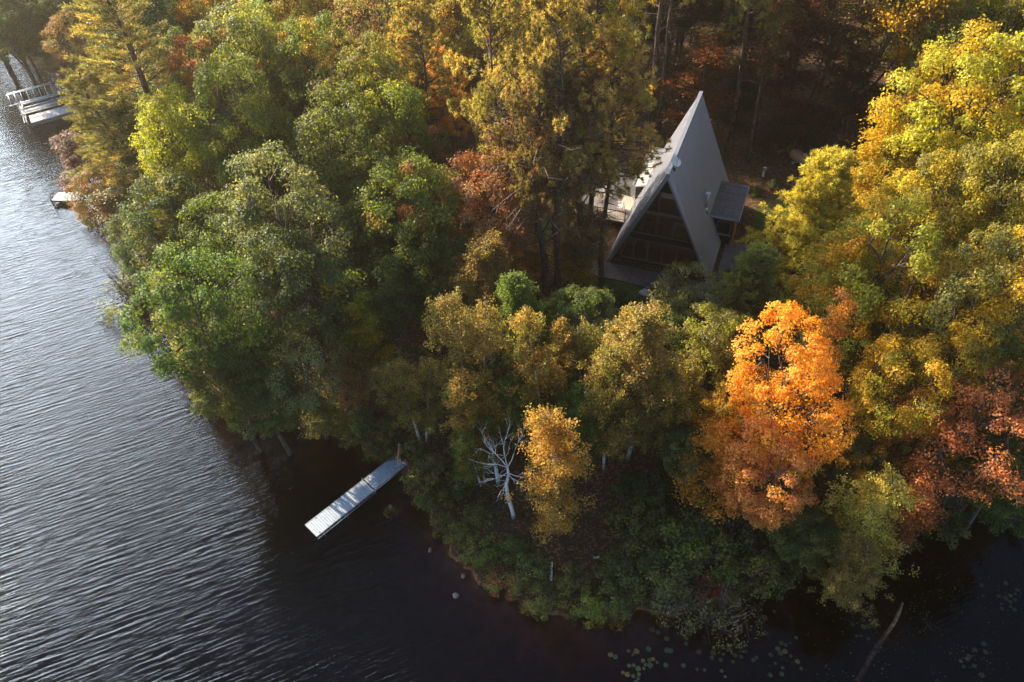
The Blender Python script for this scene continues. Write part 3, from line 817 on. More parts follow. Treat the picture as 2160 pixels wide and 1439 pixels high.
# --- birch grove
g = 'birches in the grove above the dock'
T('birch', 1030, 625, 175, 12, 'olive', 'brown', .5, label='olive birch at the back of the grove beside the thick pine trunk', group=g)
T('birch', 990, 735, 155, 13, (.42, .29, .10), 'olive', .5, label='ochre birch with white stems showing, left in the grove', group=g, variant=3)
T('birch', 872, 822, 150, 9, 'ochre', 'olive', .5, label='low ochre birch leaning over the end of the dock', group=g)
T('birch', 985, 880, 150, 9, 'ochre', 'green', .4, label='ochre and green birch between the dock and the dead birch', group=g)
T('birch', 1092, 700, 135, 12, (.15, .22, .05), 'olive', .2, label='green birch in the middle of the grove', group=g)
T('birch', 1155, 770, 140, 13, 'ochre', 'olive', .5, label='ochre birch with three pale stems in the middle of the grove', group=g, variant=1)
T('broad', 1235, 690, 140, 10, 'blue', 'green', .4, label='fresh green rounded tree behind the birches in front of the lawn')
T('birch', 1185, 690, 110, 8, 'green', 'olive', .3, label='thin green birch left of the lawn', group=g)
T('birch', 1345, 790, 205, 13.5, (.36, .28, .09), 'olive', .4, label='widest ochre-brown birch with a long white trunk, right in the grove', group=g, variant=0)
T('birch', 1285, 850, 140, 11, 'ochre', 'olive', .6, label='ochre birch just left of the long white trunk', group=g)
T('birch_low', 1162, 1005, 170, 11.5, (.50, .31, .08), 'ochre', .4, label='golden birch standing alone beside the dead white birch', variant=0)
T('birch', 1225, 900, 150, 8, (.10, .18, .04), 'dkgreen', .3, label='green birch behind the golden birch', group=g)
T('birch', 1010, 950, 110, 6, 'green', 'olive', .2, label='small bright green birch with a white foot left of the dead birch', group=g)
T('birch', 1430, 850, 145, 10, 'olive', 'ochre', .4, label='olive birch between the grove and the orange maple', group=g)
T('broad', 1080, 860, 140, 7, 'green', label='low green tree filling the middle of the birch grove')
T('broad', 1440, 960, 120, 7, 'dkgreen', 'grey', .3, label='small dark green tree left of the orange maple')
T('sparse_oak', 1445, 655, 190, 9.5, 'grey', 'olive', .35, label='grey-green oak covering the lower right corner of the cabin front')
T('broad', 1510, 740, 170, 10, 'grey', 'yelgreen', .4, label='grey-green tree left above the orange maple')
T('broad', 1400, 720, 130, 9, 'dkgreen', label='dark green tree under the grey-green oak')
# --- right side
T('young_pine', 1718, 495, 260, 12.5, (.56, .44, .09), (.40, .36, .08), .35, label='bright golden-green pine to the right of the cabin')
T('young_pine', 1580, 640, 180, 9, (.46, .42, .14), 'grey', .4, label='pale golden pine in front of the cabin annex')
T('oak', 1850, 600, 290, 16, 'yellow', 'yelgreen', .5, label='golden yellow oak in the middle of the right forest')
T('broad', 1760, 640, 200, 13, 'yelgreen', 'gold', .5, label='yellow-green tree between the golden pine and the yellow oak')
T('oak', 2040, 260, 320, 19, 'yelgreen', 'yellow', .45, label='largest bright yellow-green oak at the right edge')
T('broad', 1915, 330, 170, 12, 'yelgreen', (.45, .2, .05), .12, label='yellow-green tree with a few rusty leaves left of the largest yellow-green oak')
T('understory', 1840, 350, 150, 11, 'gold', 'yellow', .5, label='thin golden tree at the edge of the dark forest')
T('oak', 2110, 440, 230, 17, 'yelgreen', 'olive', .5, label='yellow-green oak at the right edge below the largest one')
T('broad', 1950, 460, 220, 14, 'yellow', 'olive', .4, label='yellow tree below the sunlit gap on the right')
T('broad', 2090, 70, 270, 18, 'green', 'yelgreen', .4, label='green tree in the top right corner')
T('oak', 1930, 40, 210, 18, 'olive', 'gold', .3, label='olive oak at the top edge right of the dark forest')
T('broad', 1985, 150, 150, 15, 'olive', 'rust', .2, label='shaded olive tree between the corner tree and the largest oak')
T('oak', 2110, 640, 250, 16, 'olive', 'yellow', .4, label='olive-yellow oak at the right edge halfway down')
T('oak', 1990, 700, 260, 14, 'olive', 'yellow', .5, label='olive and yellow oak right of the orange maple')
T('broad', 1790, 720, 200, 11, 'yelgreen', 'olive', .5, label='yellow-green tree right behind the top of the orange maple')
T('maple', 1655, 850, 255, 15, 'orange', (.75, .38, .03), .45, label='flaming orange maple, the brightest tree', variant=0)
T('maple', 1605, 1015, 225, 10, (.58, .32, .11), 'orange', .3, label='lower copper-orange maple in front of the brightest maple', variant=1)
T('understory', 1500, 990, 130, 8, 'orange', 'gold', .3, label='low orange branch of leaves reaching left of the copper-orange maple')
T('understory', 1725, 760, 90, 13, 'red', 'orange', .4, label='red-tipped maple top just right of the brightest maple')
T('broad', 1520, 900, 150, 8, 'gold', 'olive', .4, label='golden-olive tree at the left side of the brightest maple')
T('oak', 1880, 840, 220, 12, 'yellow', 'yelgreen', .4, label='yellow-green maple between the orange maple and the red oak', variant=0)
T('broad', 1990, 800, 190, 12, 'gold', 'olive', .4, label='gold tree behind the red oak')
T('sparse_oak', 2050, 910, 330, 13, 'red', 'rust', .4, label='red-orange oak with bare grey limbs at the right edge', variant=0)
T('broad', 2110, 1010, 200, 9, 'green', 'dkgreen', .4, label='dark green tree under the red oak by the black water')
T('broad', 1960, 960, 170, 8, 'olive', 'orange', .3, label='olive and orange tree below the red oak')
T('understory', 1930, 1080, 130, 7, 'rust', 'red', .4, label='small rust-red maple by the black water')
T('birch_low', 1830, 1105, 185, 9, 'pale', (.62, .50, .12), .4, label='pale yellow-green birch leaning over the black water', variant=1)
T('birch', 1800, 1200, 150, 6, 'olive', 'ochre', .4, label='olive birch branches just above the sunken log')
T('broad', 1690, 1130, 150, 6, 'olive', 'dkgreen', .4, label='low olive tree between the copper maple and the pale birch')
T('broad', 1800, 980, 150, 7, 'dkgreen', 'gold', .3, label='shaded tree between the orange maple and the red oak')
# --- dark forest behind the cabin, its shade partly put into the leaf colours
g = 'shaded trees in the dark forest behind the cabin'
T('understory_tall', 1480, 150, 170, 12, (.22, .09, .025), 'shade_gold', .45, label='orange-brown maple directly behind the cabin peak', group=g)
T('understory_tall', 1505, 70, 140, 12, 'shade_gold', 'shade_gold', .5, label='golden-green maple above the cabin peak', group=g)
T('understory_tall', 1630, 110, 170, 14, 'shade_red', 'shade_rust', .3, label='dark red maple right behind the cabin', group=g)
T('understory_tall', 1700, 60, 170, 14, 'shade_red', 'shade_rust', .5, label='rust-red maple at the top of the dark forest', group=g)
T('understory', 1560, 235, 100, 6, 'shade_gold', 'shade_green', .5, label='low yellow-green sapling behind the cabin', group=g)
T('understory_tall', 1590, 20, 170, 16, 'shade_green', 'shade_rust', .3, label='dark green maple at the top edge above the cabin', group=g)
T('understory_tall', 1810, 60, 190, 17, 'shade_gold', 'shade_rust', .3, label='olive maple at the top edge over the forked trunk', group=g)
T('understory', 1790, 190, 120, 10, 'shade_rust', 'shade_gold', .4, label='rusty sapling beside the forked trunk', group=g)
T('understory', 1690, 270, 120, 5, 'shade_gold', 'crimson', .3, label='dim olive sapling in the dark behind the tank', group=g)
T('broad', 1345, 20, 150, 15, 'shade_green', 'shade_gold', .4, label='dark green tree at the top edge just left of the twin bare trunks', group=g)
T('broad', 1450, -30, 170, 17, 'shade_green', 'shade_rust', .3, label='dark tree cut by the top edge just right of the twin bare trunks', group=g)
T('understory_tall', 1330, 110, 110, 13, 'shade_gold', 'shade_rust', .4, label='dim golden maple between the red pines and the twin bare trunks', group=g)
T('understory_tall', 1420, 30, 150, 14, 'shade_gold', 'shade_rust', .4, label='dark olive tree between the twin bare trunks and the red maple', group=g)
# --- trees placed by the foot of their trunk
def B(kind, px, py, h, r, color, accent=None, amt=0.0, label='', group=None, **kw):
    p = on_ground(px, py)
    return put_tree(kind, p.x, p.y, h, r, color, accent, amt, label, group, **kw)
B('red_pine', 1142, 642, 19, 2.5, (.24, .20, .08), 'pinkbrown', .5, label='red pine with the thickest bare trunk rising from the birch grove', variant=2, tk=1.9)
B('red_pine', 1170, 612, 18, 2.2, (.24, .20, .08), 'grey', .5, label='thin pine with a mottled pale trunk, middle of three bare trunks', variant=0, tk=1.2)
B('red_pine', 1221, 598, 18, 2.8, (.24, .20, .08), 'pinkbrown', .5, label='red pine with a bare trunk nearest the cabin corner', variant=1, tk=1.9)
B('red_pine', 1371, 275, 27, 3.2, 'pine', 'olive', .4, label='left one of the twin bare pine trunks behind the cabin deck', variant=0, tk=1.3)
B('red_pine', 1390, 272, 28, 3.2, 'pine', 'olive', .4, label='right, leaning one of the twin bare pine trunks behind the cabin deck', variant=1)
g = 'bare stems standing in the dark forest'
B('red_pine', 1530, 318, 26, 3.0, 'pine', 'olive', .4, label='dark bare trunk just right of the cabin peak', group=g, variant=2)
B('stem_tree', 1579, 342, 17, 2.2, 'shade_gold', label='thin pale stem between the cabin and the tan tank', group=g, variant=0)
B('stem_tree', 1690, 275, 18, 2.0, 'shade_gold', label='thin pale stem above the tan tank, first of three', group=g, variant=0)
B('stem_tree', 1712, 255, 18, 2.0, 'shade_gold', label='thin pale stem above the tan tank, second of three', group=g, variant=2)
B('stem_tree', 1640, 225, 18, 2.0, 'shade_rust', label='thin pale stem in the dark forest left of the tank stems', group=g, variant=2)

# forked grey trunk in the dark forest, crown above it
p = on_ground(1742, 330)
fork = empty('forked_tree', p, 0, 'tall grey forked trunk leaning right in the dark forest behind the tank', 'tree')
w = MB(); rr_ = random.Random(4)
def lean_pts(dx, h, z0=0.0, x0=0.0, n=8, wob=.25):
    return [(x0 + dx * (i / n) ** 1.15 + wob * math.sin(i * 1.7), .15 * math.sin(i * 1.1), z0 + (h - z0) * i / n) for i in range(n + 1)]
w.tube(lean_pts(3.6, 17, -.3), [.30, .27, .25, .22, .19, .16, .13, .09, .05], 9)
w.tube([(.5, 0, 3.0), (1.5, .1, 5.0), (2.6, .1, 7.2), (3.6, 0, 9.2), (4.2, .1, 11)], [.17, .15, .12, .08, .04], 7)
for k in range(14):
    z = 7 + k * .7; x = 3.6 * (z / 17) ** 1.15; a = rr_.uniform(0, 6.28); L = rr_.uniform(1.2, 2.8)
    w.tube([(x, 0, z), (x + math.cos(a) * L * .5, math.sin(a) * L * .5, z + .5), (x + math.cos(a) * L, math.sin(a) * L, z + 1.3)], [.05, .03, .01], 4)
w.build('trunk', M_bark, fork)
_rg2 = np.random.default_rng(8)
Cn = np.array([[3.4, 0, 16], [2.2, 1, 15], [4.6, -1, 14.5], [3.2, 1.6, 13.2], [4.8, .5, 11.8], [1.8, -1.3, 13.5], [5.6, .4, 13.4], [3.8, -1.8, 15.6], [2.6, .3, 17.3], [4.5, 1.5, 16.5]])
idx = np.repeat(np.arange(10), 330)
Pn = Cn[idx] + _rg2.normal(size=(3300, 3)) * np.array([.75, .75, .5])
me = quads_mesh('crown', leaf_quads(Pn, _rg2.normal(size=(3300, 3)) + np.array([0, 0, .7]), .13 * _rg2.uniform(.6, 1.2, 3300), _rg2), _rg2.random(3300), _rg2.random(10)[idx])
me.materials.append(M_leaf); cr = new_obj('crown', me, fork); cr.color = C['gold'] + (1,); cr['accent'] = [float(k) for k in C['yelgreen']]; cr['accent_amount'] = .5

# dead white birch: a bent trunk and a crown of bare limbs
p = on_ground(1085, 1093)
dead = empty('dead_birch', p, 0, 'dead white birch with bare crooked limbs above the shore', 'tree')
w = MB()
w.tube([(0, 0, -.3), (-.12, .1, .9), (-.32, .3, 2.0), (-.36, .45, 3.1), (-.18, .5, 4.0), (-.22, .6, 4.6)], [.14, .125, .115, .10, .085, .06], 9)
w.build('trunk', M_dead, dead)
w = MB(); rr_ = random.Random(12)
def limb(p, d, L, r, depth):
    p = Vector(p); pts = [p.copy()]; d = Vector(d).normalized(); n = 4
    for i in range(n):
        d = (d + Vector((rr_.uniform(-.35, .35), rr_.uniform(-.35, .35), rr_.uniform(-.22, .28)))).normalized()
        p = p + d * (L / n); pts.append(p.copy())
    w.tube([tuple(q) for q in pts], [r, r * .8, r * .55, r * .32, r * .1], 5)
    if depth:
        for k in range(4):
            q = pts[rr_.choice((1, 2, 3))]
            dd = (d + Vector((rr_.uniform(-.9, .9), rr_.uniform(-.9, .9), rr_.uniform(-.3, .7)))).normalized()
            limb(q, dd, L * rr_.uniform(.35, .65), r * .42, depth - 1)
top = (-.22, .6, 4.6)
for dx, dy, dz, L, r, s0 in ((-1, .1, .25, 2.4, .035, top), (-.55, .5, .9, 2.6, .05, top), (.1, .4, 1.1, 2.8, .045, top), (.75, .5, .8, 2.2, .04, top), (-.8, -.6, -.1, 1.9, .03, (-.2, .55, 4.2)),
                             (-.5, -.9, -.05, 1.9, .03, (-.2, .55, 4.1)), (.9, -.2, .1, 1.7, .028, (-.2, .5, 4.2)), (.5, -.7, -.1, 1.4, .025, (-.2, .5, 4.0)), (-.9, .3, -.05, 2.0, .028, (-.3, .5, 3.9))):
    limb(s0, (dx, dy, dz), L, r, 2)
w.build('branches', M_dead, dead)
p = on_ground(1052, 1020)
sn = empty('birch_snag', p, 0, 'short white birch snag standing behind the dead birch limbs', 'tree')
w = MB(); w.tube([(0, 0, -.2), (-.1, .05, 1.6), (-.25, .1, 3.2), (-.35, .15, 4.2)], [.14, .13, .11, .08], 8)
w.build('trunk', M_dead, sn)
w = MB(); rr_ = random.Random(3)
for k in range(5): limb((-.3, .12, 3.3 + .18 * k), (rr_.uniform(-1, 1), rr_.uniform(-.3, 1), .8), rr_.uniform(1, 1.9), .035, 1)
w.build('branches', M_dead, sn)

# bare pale dead limbs on the red oak side
p = on_ground(1985, 1075)
dl = empty('bare_tree', p, 0, 'bare forked tree with pale curling limbs in front of the red oak', 'tree')
w = MB(); rr_ = random.Random(21)
w.tube([(0, 0, -.3), (-.1, .3, 2), (-.2, .7, 4), (0, 1.2, 6.2)], [.16, .14, .12, .09], 7)
w.build('trunk', M_bark, dl)
w = MB()
for k in range(16):
    a = rr_.uniform(0, 6.28); limb((-.1 + rr_.uniform(-.1, .1), .3 + .06 * k, 4 + .15 * k), (math.cos(a), math.sin(a) + .2, rr_.uniform(.1, .8)), rr_.uniform(2.2, 4.4), .05, 2)
w.build('branches', M_pine_bark, dl)


# ================================================================ trees filling the canopy
def proj(p):
    v = np.array([p[0], p[1], p[2] - CAMH]); d = v @ _F
    return CXP + FPX * (v @ _r) / d, CYP - FPX * (v @ _u) / d
LAND = [('boat lift', 80, 200), ('tallest white pine', 285, 175), ('bright yellow-green maple', 405, 335), ('large blue-grey oak', 610, 510), ('big round maple', 440, 705),
        ('small orange maple', 945, 205), ('pinkish brown oak', 1060, 440), ('red pine group', 1180, 150), ('birch grove', 1130, 780), ('shore end of the dock', 860, 960),
        ('cabin peak', 1474, 193), ('cabin front', 1400, 560), ('forked grey trunk', 1790, 180), ('golden pine', 1680, 470), ('largest yellow-green oak', 2040, 260),
        ('golden yellow oak', 1850, 600), ('orange maple', 1650, 850), ('red-orange oak', 2050, 910), ('pale leaning birch', 1830, 1090), ('brown-leaved oak', 700, 60)]
USED = set()
def auto_label(desc, px, py):
    ls = sorted(LAND, key=lambda q: (q[1] - px) ** 2 + (q[2] - py) ** 2)
    for nm, x, y in ls[:6]:
        dx, dy = px - x, py - y; r = math.hypot(dx, dy)
        v = 'above' if dy < -.4 * abs(dx) else 'below' if dy > .4 * abs(dx) else ''
        h = 'left' if dx < -.4 * abs(dy) else 'right' if dx > .4 * abs(dy) else ''
        w_ = (v + ' and ' + h + ' of') if v and h else (v or (h + ' of'))
        a = 'close' if r < 60 else 'near' if r < 120 else 'some way' if r < 200 else 'far'
        lb = '%s %s %s the %s' % (desc, a, w_, nm)
        if lb not in USED: USED.add(lb); return lb
    return None
FR = np.random.default_rng(2024)
ADJ = dict(shade_rust='dim rust', shade_red='dim red', shade_gold='dim golden', shade_green='dim green', green='green', dkgreen='dark green', blue='blue-green', yelgreen='yellow-green', olive='olive', yellow='yellow', gold='golden', ochre='ochre', orange='orange', red='red', rust='rust-red',
           brown='brown', pinkbrown='pinkish brown', pine='dark', pinegold='golden-green', grey='grey-green')
SV = np.array([math.sin(SUN_AZ), math.cos(SUN_AZ)]); TE = math.tan(SUN_EL)
LANES = [(7.5, -6.3, 3.2, 3.4), (7.5, -3, 7, 2.5)]
LANEP = [(hp(a_, b_, 0).x, hp(a_, b_, 0).y, z_, r_) for a_, b_, z_, r_ in LANES]
for px_, py_, z_, r_ in ((1650, 800, 11, 3.5), (1690, 450, 9, 3), (1850, 560, 12, 3.5), (2040, 230, 15, 4), (2050, 900, 9, 4), (1830, 1080, 7, 2.5), (405, 330, 12, 3), (1890, 830, 10, 3)):
    p_ = W(px_, py_, z_); LANEP.append((p_.x, p_.y, z_, r_))
def blocks(x, y, h, r, zg):
    for lx, ly, lz, lr in LANEP:
        v = np.array([x - lx, y - ly]); t = float(v @ SV)
        if t < lr + 1.5: continue
        if abs(v[0] * SV[1] - v[1] * SV[0]) < lr * .6 + r and zg + h > lz + t * TE - .5 and t * TE < 26: return (lx, ly, lz)
    return None
for o_ in list(col.objects):
    if o_.get('category') == 'tree':
        q_ = o_.children[0] if o_.children else None
        hh = max((Vector(c_.bound_box[6]).z for c_ in o_.children), default=0) * o_.scale.z
        b_ = blocks(o_.location.x, o_.location.y, hh, 2.5, o_.location.z)
        if b_: print('BLOCK', o_['label'], [round(k) for k in b_])
cand = []
for yy in np.arange(24, 150, 4.6):
    for xx in np.arange(-75, 85, 4.6):
        cand.append((xx + FR.uniform(-1.9, 1.9), yy + FR.uniform(-1.9, 1.9)))
noff = 0
for xx, yy in cand:
    s_ = float(sdist(np.array([xx]), np.array([yy]))[0])
    if s_ < 2.0: continue
    a = (xx - HX) * _hd[0] + (yy - HY) * _hd[1]; b = (xx - HX) * _hn[0] + (yy - HY) * _hn[1]
    if -10 < a < 16 and -11.5 < b < 9: continue
    if 13 <= a < 30 and -5 < b < 16: continue          # clearing with the tank
    z = G(xx, yy); cx_, cy_ = proj((xx, yy, z + 8)); gx_, gy_ = proj((xx, yy, z))
    if 1180 < gx_ < 1620 and gy_ > 380 and cy_ < 640: continue
    if 1480 < cx_ < 1860 and 60 < cy_ < 560: continue
    if 1840 <= cx_ < 1960 and 100 < cy_ < 330: continue
    if 1000 < cx_ < 1400 and 0 < cy_ < 440: continue
    if 1560 > gx_ > 820 and gy_ > 900: continue          # open bank
    if gy_ > 1000 and gx_ > 1500: continue
    if 1080 < gx_ < 1260 and 560 < gy_ < 700: continue   # bare pine trunks
    if 540 < gx_ < 860 and gy_ > 830: continue
    near = min(math.hypot(xx - t[0], yy - t[1]) / max(2.6, min(3.4, t[2])) for t in TREES)
    if near < 1.0: continue
    inside = -60 < cx_ < 2220 and -80 < cy_ < 1500
    if not inside:
        if not (-250 < cx_ < 2400 and -300 < cy_ < 1500): continue
        if FR.random() < .45: continue
    if cx_ < 330: pal = [('broad', 'dkgreen', 'blue'), ('broad', 'blue', 'olive'), ('white_pine', 'pine', 'olive'), ('broad', 'olive', 'brown')]
    elif cx_ < 900 and cy_ > 250: pal = [('oak', 'green', 'dkgreen'), ('broad', 'dkgreen', 'olive'), ('oak', 'blue', 'green'), ('broad', 'green', 'rust'), ('broad', 'olive', 'dkgreen')]
    elif cx_ < 1350 and cy_ <= 350: pal = [('broad', 'olive', 'gold'), ('broad', 'yelgreen', 'gold'), ('sparse_oak', 'brown', 'gold'), ('red_pine', 'pinegold', 'pine'), ('broad', 'green', 'yelgreen'), ('oak', 'brown', 'olive')]
    elif cx_ < 1450: pal = [('birch', 'olive', 'ochre'), ('broad', 'green', 'olive'), ('broad', 'olive', 'brown'), ('birch', 'ochre', 'olive')]
    elif cx_ < 1850 and cy_ < 300: pal = [('understory_tall', 'shade_rust', 'shade_gold'), ('understory_tall', 'shade_red', 'shade_rust'), ('broad', 'shade_green', 'shade_rust'), ('understory_tall', 'shade_gold', 'shade_green')]
    else: pal = [('oak', 'yelgreen', 'yellow'), ('broad', 'olive', 'yellow'), ('broad', 'gold', 'olive'), ('oak', 'olive', 'gold'), ('broad', 'yellow', 'yelgreen')]
    k, c1, c2 = pal[int(FR.integers(len(pal)))]
    h = FR.uniform(12, 18) if k in ('broad', 'oak', 'sparse_oak', 'understory_tall') else FR.uniform(17, 23) if 'pine' in k else FR.uniform(9, 12)
    if s_ < 6: h *= .6
    r = h * FR.uniform(.21, .27) if 'pine' not in k else h * .17
    if blocks(xx, yy, h, r, z):
        if inside and h > 11: h *= .6; r *= .85
        if blocks(xx, yy, h, r, z): continue
    if inside:
        lb = auto_label(ADJ[c1] + ' ' + WORD[k], cx_, cy_)
        if lb is None: continue
        put_tree(k, xx, yy, h, r, c1, c2, FR.uniform(.2, .5), lb)
    else:
        put_tree(k, xx, yy, h, r, c1, c2, FR.uniform(.2, .5), 'forest tree standing outside the picture frame', 'forest trees outside the picture')

# ================================================================ bank shrubs, undergrowth, litter
g = 'shrubs on the bank below the grove'
SH = [(905, 975, 95, 2.4, 'olive', 'grey'), (890, 1015, 110, 2.6, 'green', 'olive'), (925, 1060, 90, 2.0, 'dkgreen', 'olive'), (870, 940, 60, 1.6, 'green', 'grey'), (975, 1010, 90, 1.8, 'dkgreen', 'green'), (960, 1110, 90, 1.7, 'olive', 'green'),
      (1010, 1150, 100, 1.6, 'green', 'olive'), (1010, 1080, 90, 1.4, 'dkgreen', 'olive'), (1075, 1150, 90, 1.5, 'dkgreen', 'green'), (1060, 1215, 100, 1.5, 'olive', 'rust'), (1120, 1200, 100, 1.7, 'dkgreen', 'green'),
      (1150, 1255, 100, 1.5, 'green', 'olive'), (1210, 1215, 90, 1.4, 'dkgreen', 'olive'), (1240, 1265, 100, 1.6, 'green', 'yelgreen'), (1310, 1250, 110, 1.7, 'dkgreen', 'green'), (1290, 1190, 90, 1.5, 'dkgreen', 'olive'),
      (1350, 1180, 150, 3.4, 'dkgreen', 'olive'), (1340, 1090, 140, 3.0, 'olive', 'green'), (1420, 1120, 170, 4.2, 'green', 'dkgreen'), (1480, 1060, 150, 4.0, 'dkgreen', 'green'), (1430, 1210, 150, 3.0, 'olive', 'grey'), (1500, 1160, 150, 3.8, 'green', 'olive'),
      (1560, 1100, 140, 4.0, 'dkgreen', 'olive'), (1590, 1190, 150, 3.4, 'olive', 'green'), (1490, 1220, 120, 2.6, 'crimson', 'olive'), (1650, 1180, 130, 3.0, 'dkgreen', 'olive'), (1370, 1020, 110, 2.6, 'green', 'dkgreen'), (1330, 1030, 90, 1.5, 'dkgreen', 'green'),
      (600, 870, 90, 1.6, 'dkgreen', 'olive'), (680, 880, 80, 1.4, 'olive', 'dkgreen'), (745, 905, 80, 1.4, 'dkgreen', 'green'), (800, 940, 70, 1.3, 'green', 'dkgreen'), (820, 900, 80, 1.8, 'dkgreen', 'olive'), (770, 870, 90, 2.0, 'dkgreen', 'blue'),
      (1310, 640, 90, 1.8, 'dkgreen', 'green'), (1260, 620, 80, 2.0, 'green', 'olive'), (1545, 585, 80, 1.8, 'dkgreen', 'olive'), (1210, 680, 80, 2.2, 'olive', 'green'), (1120, 590, 90, 2.2, 'gold', 'brown'), (1060, 560, 90, 2.2, 'brown', 'rust'),
      (1590, 400, 40, .8, 'dkgreen', 'dkgreen'), (1640, 385, 40, 1.0, 'dkgreen', 'dkgreen'), (1655, 300, 60, 1.6, 'ochre', 'olive'), (1710, 1110, 110, 2.6, 'green', 'olive'), (1900, 1130, 90, 1.6, 'dkgreen', 'olive'), (2010, 1100, 110, 1.8, 'dkgreen', 'olive'), (2120, 1080, 120, 2.0, 'dkgreen', 'green')]
NEARS = LAND + [('dead white birch', 1085, 1050), ('golden birch', 1160, 1000), ('tan tank', 1690, 350), ('brown litter clearing', 1270, 1060), ('copper maple', 1600, 1010), ('outer dock section', 720, 1060), ('reedy shore point', 1130, 1280)]
LAND = NEARS
for px_, py_, wpx, h, c1, c2 in SH:
    lb = auto_label(ADJ.get(c1, c1) + ' shrub', px_, py_)
    T('shrub', px_, py_, wpx, h, c1, c2, .4, label=lb or 'small shrub', group=g if px_ > 860 and py_ > 930 else None)
for px_, py_, wpx, h, lb in ((1520, 1290, 190, 3.2, 'grey twiggy shrub trailing bare stems over the black water'), (1420, 1260, 140, 2.4, 'thin grey twiggy shrub at the water edge left of the trailing one'), (1040, 1075, 90, 1.2, 'low bare grey shrub at the foot of the dead birch'),
                            (1330, 1140, 90, 2.2, 'grey twiggy shrub beside the brown litter clearing')):
    T('twiggy_shrub', px_, py_, wpx, h, 'grey', 'olive', .4, label=lb)
def scatter(n, f, x0, x1, y0, y1, seed):
    q = np.random.default_rng(seed); x = q.uniform(x0, x1, n); y = q.uniform(y0, y1, n)
    s_ = sdist(x, y); k = q.random(n) < f(x, y, s_, q); return x[k], y[k], s_[k], q
def cabin_far(x, y, m=1.0):
    a = (x - HX) * _hd[0] + (y - HY) * _hd[1]; b = (x - HX) * _hn[0] + (y - HY) * _hn[1]
    return ((a < -2.6 - m) | (a > 12 + m) | (b < -9 - m) | (b > 7 + m))
def patch(x, y, w=3.0): return .5 + .5 * np.sin(x * 6.28 / w + 2 * np.sin(y / 2.3)) * np.sin(y * 6.28 / w * .8 + 1.7 * np.sin(x / 1.9))
CL = on_ground(1275, 1050)
# leafy ground cover
def fcov(x, y, s_, q):
    c = np.hypot((x - CL.x) / 2.2, (y - CL.y) / 3.4)
    return np.where((s_ > .1) & cabin_far(x, y), np.clip(1.6 - s_ / 9, .10, 1) * (.35 + .65 * patch(x, y)) * np.clip(c - .75, 0.03, 1), 0)
x, y, s_, q = scatter(15000, fcov, -16, 34, 18, 60, 7)
m_ = 9; X = np.repeat(x, m_) + q.normal(size=len(x) * m_) * .16; Y = np.repeat(y, m_) + q.normal(size=len(x) * m_) * .16
Z = gh(X, Y) + np.abs(q.normal(size=len(X))) * .28 * np.repeat(.5 + patch(x, y, 4.3), m_)
P = np.stack([X, Y, np.maximum(Z, .02)], 1); n_ = len(P)
me = quads_mesh('undergrowth', leaf_quads(P, q.normal(size=(n_, 3)) * .6 + np.array([0, 0, 1]), q.uniform(.035, .085, n_), q), q.random(n_), np.repeat(q.random(len(x)), m_))
me.materials.append(M_leaf); o = new_obj('undergrowth', me); o.color = (.05, .07, .022, 1); o['accent'] = [.13, .11, .035]; o['accent_amount'] = .35
tag(o, 'low green and olive undergrowth covering the bank', 'undergrowth', kind='stuff')
# sedge and grass blades near the water
x, y, s_, q = scatter(9000, lambda x, y, s_, q: np.where((s_ > -.7) & (s_ < 4.5), np.exp(-np.abs(s_ - .4) / 1.5) * (patch(x, y, 2.1) > .45), 0), -18, 24, 17, 46, 17)
m_ = 7; b0 = np.stack([np.repeat(x, m_), np.repeat(y, m_), np.zeros(len(x) * m_)], 1) + q.normal(size=(len(x) * m_, 3)) * np.array([.09, .09, 0]); b0[:, 2] = np.maximum(gh(b0[:, 0], b0[:, 1]), -.15) - .02
V = blade_tris(b0, np.array([0, 0, 1.]) + q.normal(size=(len(b0), 3)) * .45, q.uniform(.25, .75, len(b0)), q.uniform(.010, .02, len(b0)), q)
me = quads_mesh('grass', V, q.random(len(b0)), np.repeat(q.random(len(x)), m_), 3); me.materials.append(M_leaf)
o = new_obj('grass', me); o.color = (.10, .13, .035, 1); o['accent'] = [.24, .17, .06]; o['accent_amount'] = .4
tag(o, 'sedge and grass along the shoreline', 'grass', kind='stuff')
# fallen leaves on land
x, y, s_, q = scatter(60000, lambda x, y, s_, q: np.where((s_ > .2), .9, 0) * (cabin_far(x, y, -1) | (q.random(len(x)) < .12)), -12, 40, 18, 72, 27)
P = np.stack([x, y, gh(x, y) + .012], 1); n_ = len(P)
me = quads_mesh('leaf_litter', leaf_quads(P, q.normal(size=(n_, 3)) * .3 + np.array([0, 0, 1]), q.uniform(.025, .06, n_), q), q.random(n_), q.random(n_))
me.materials.append(M_leaf); o = new_obj('leaf_litter', me); o.color = (.17, .085, .045, 1); o['accent'] = [.30, .19, .09]; o['accent_amount'] = .3
tag(o, 'brown fallen leaves lying on the forest floor', 'leaf litter', kind='stuff')
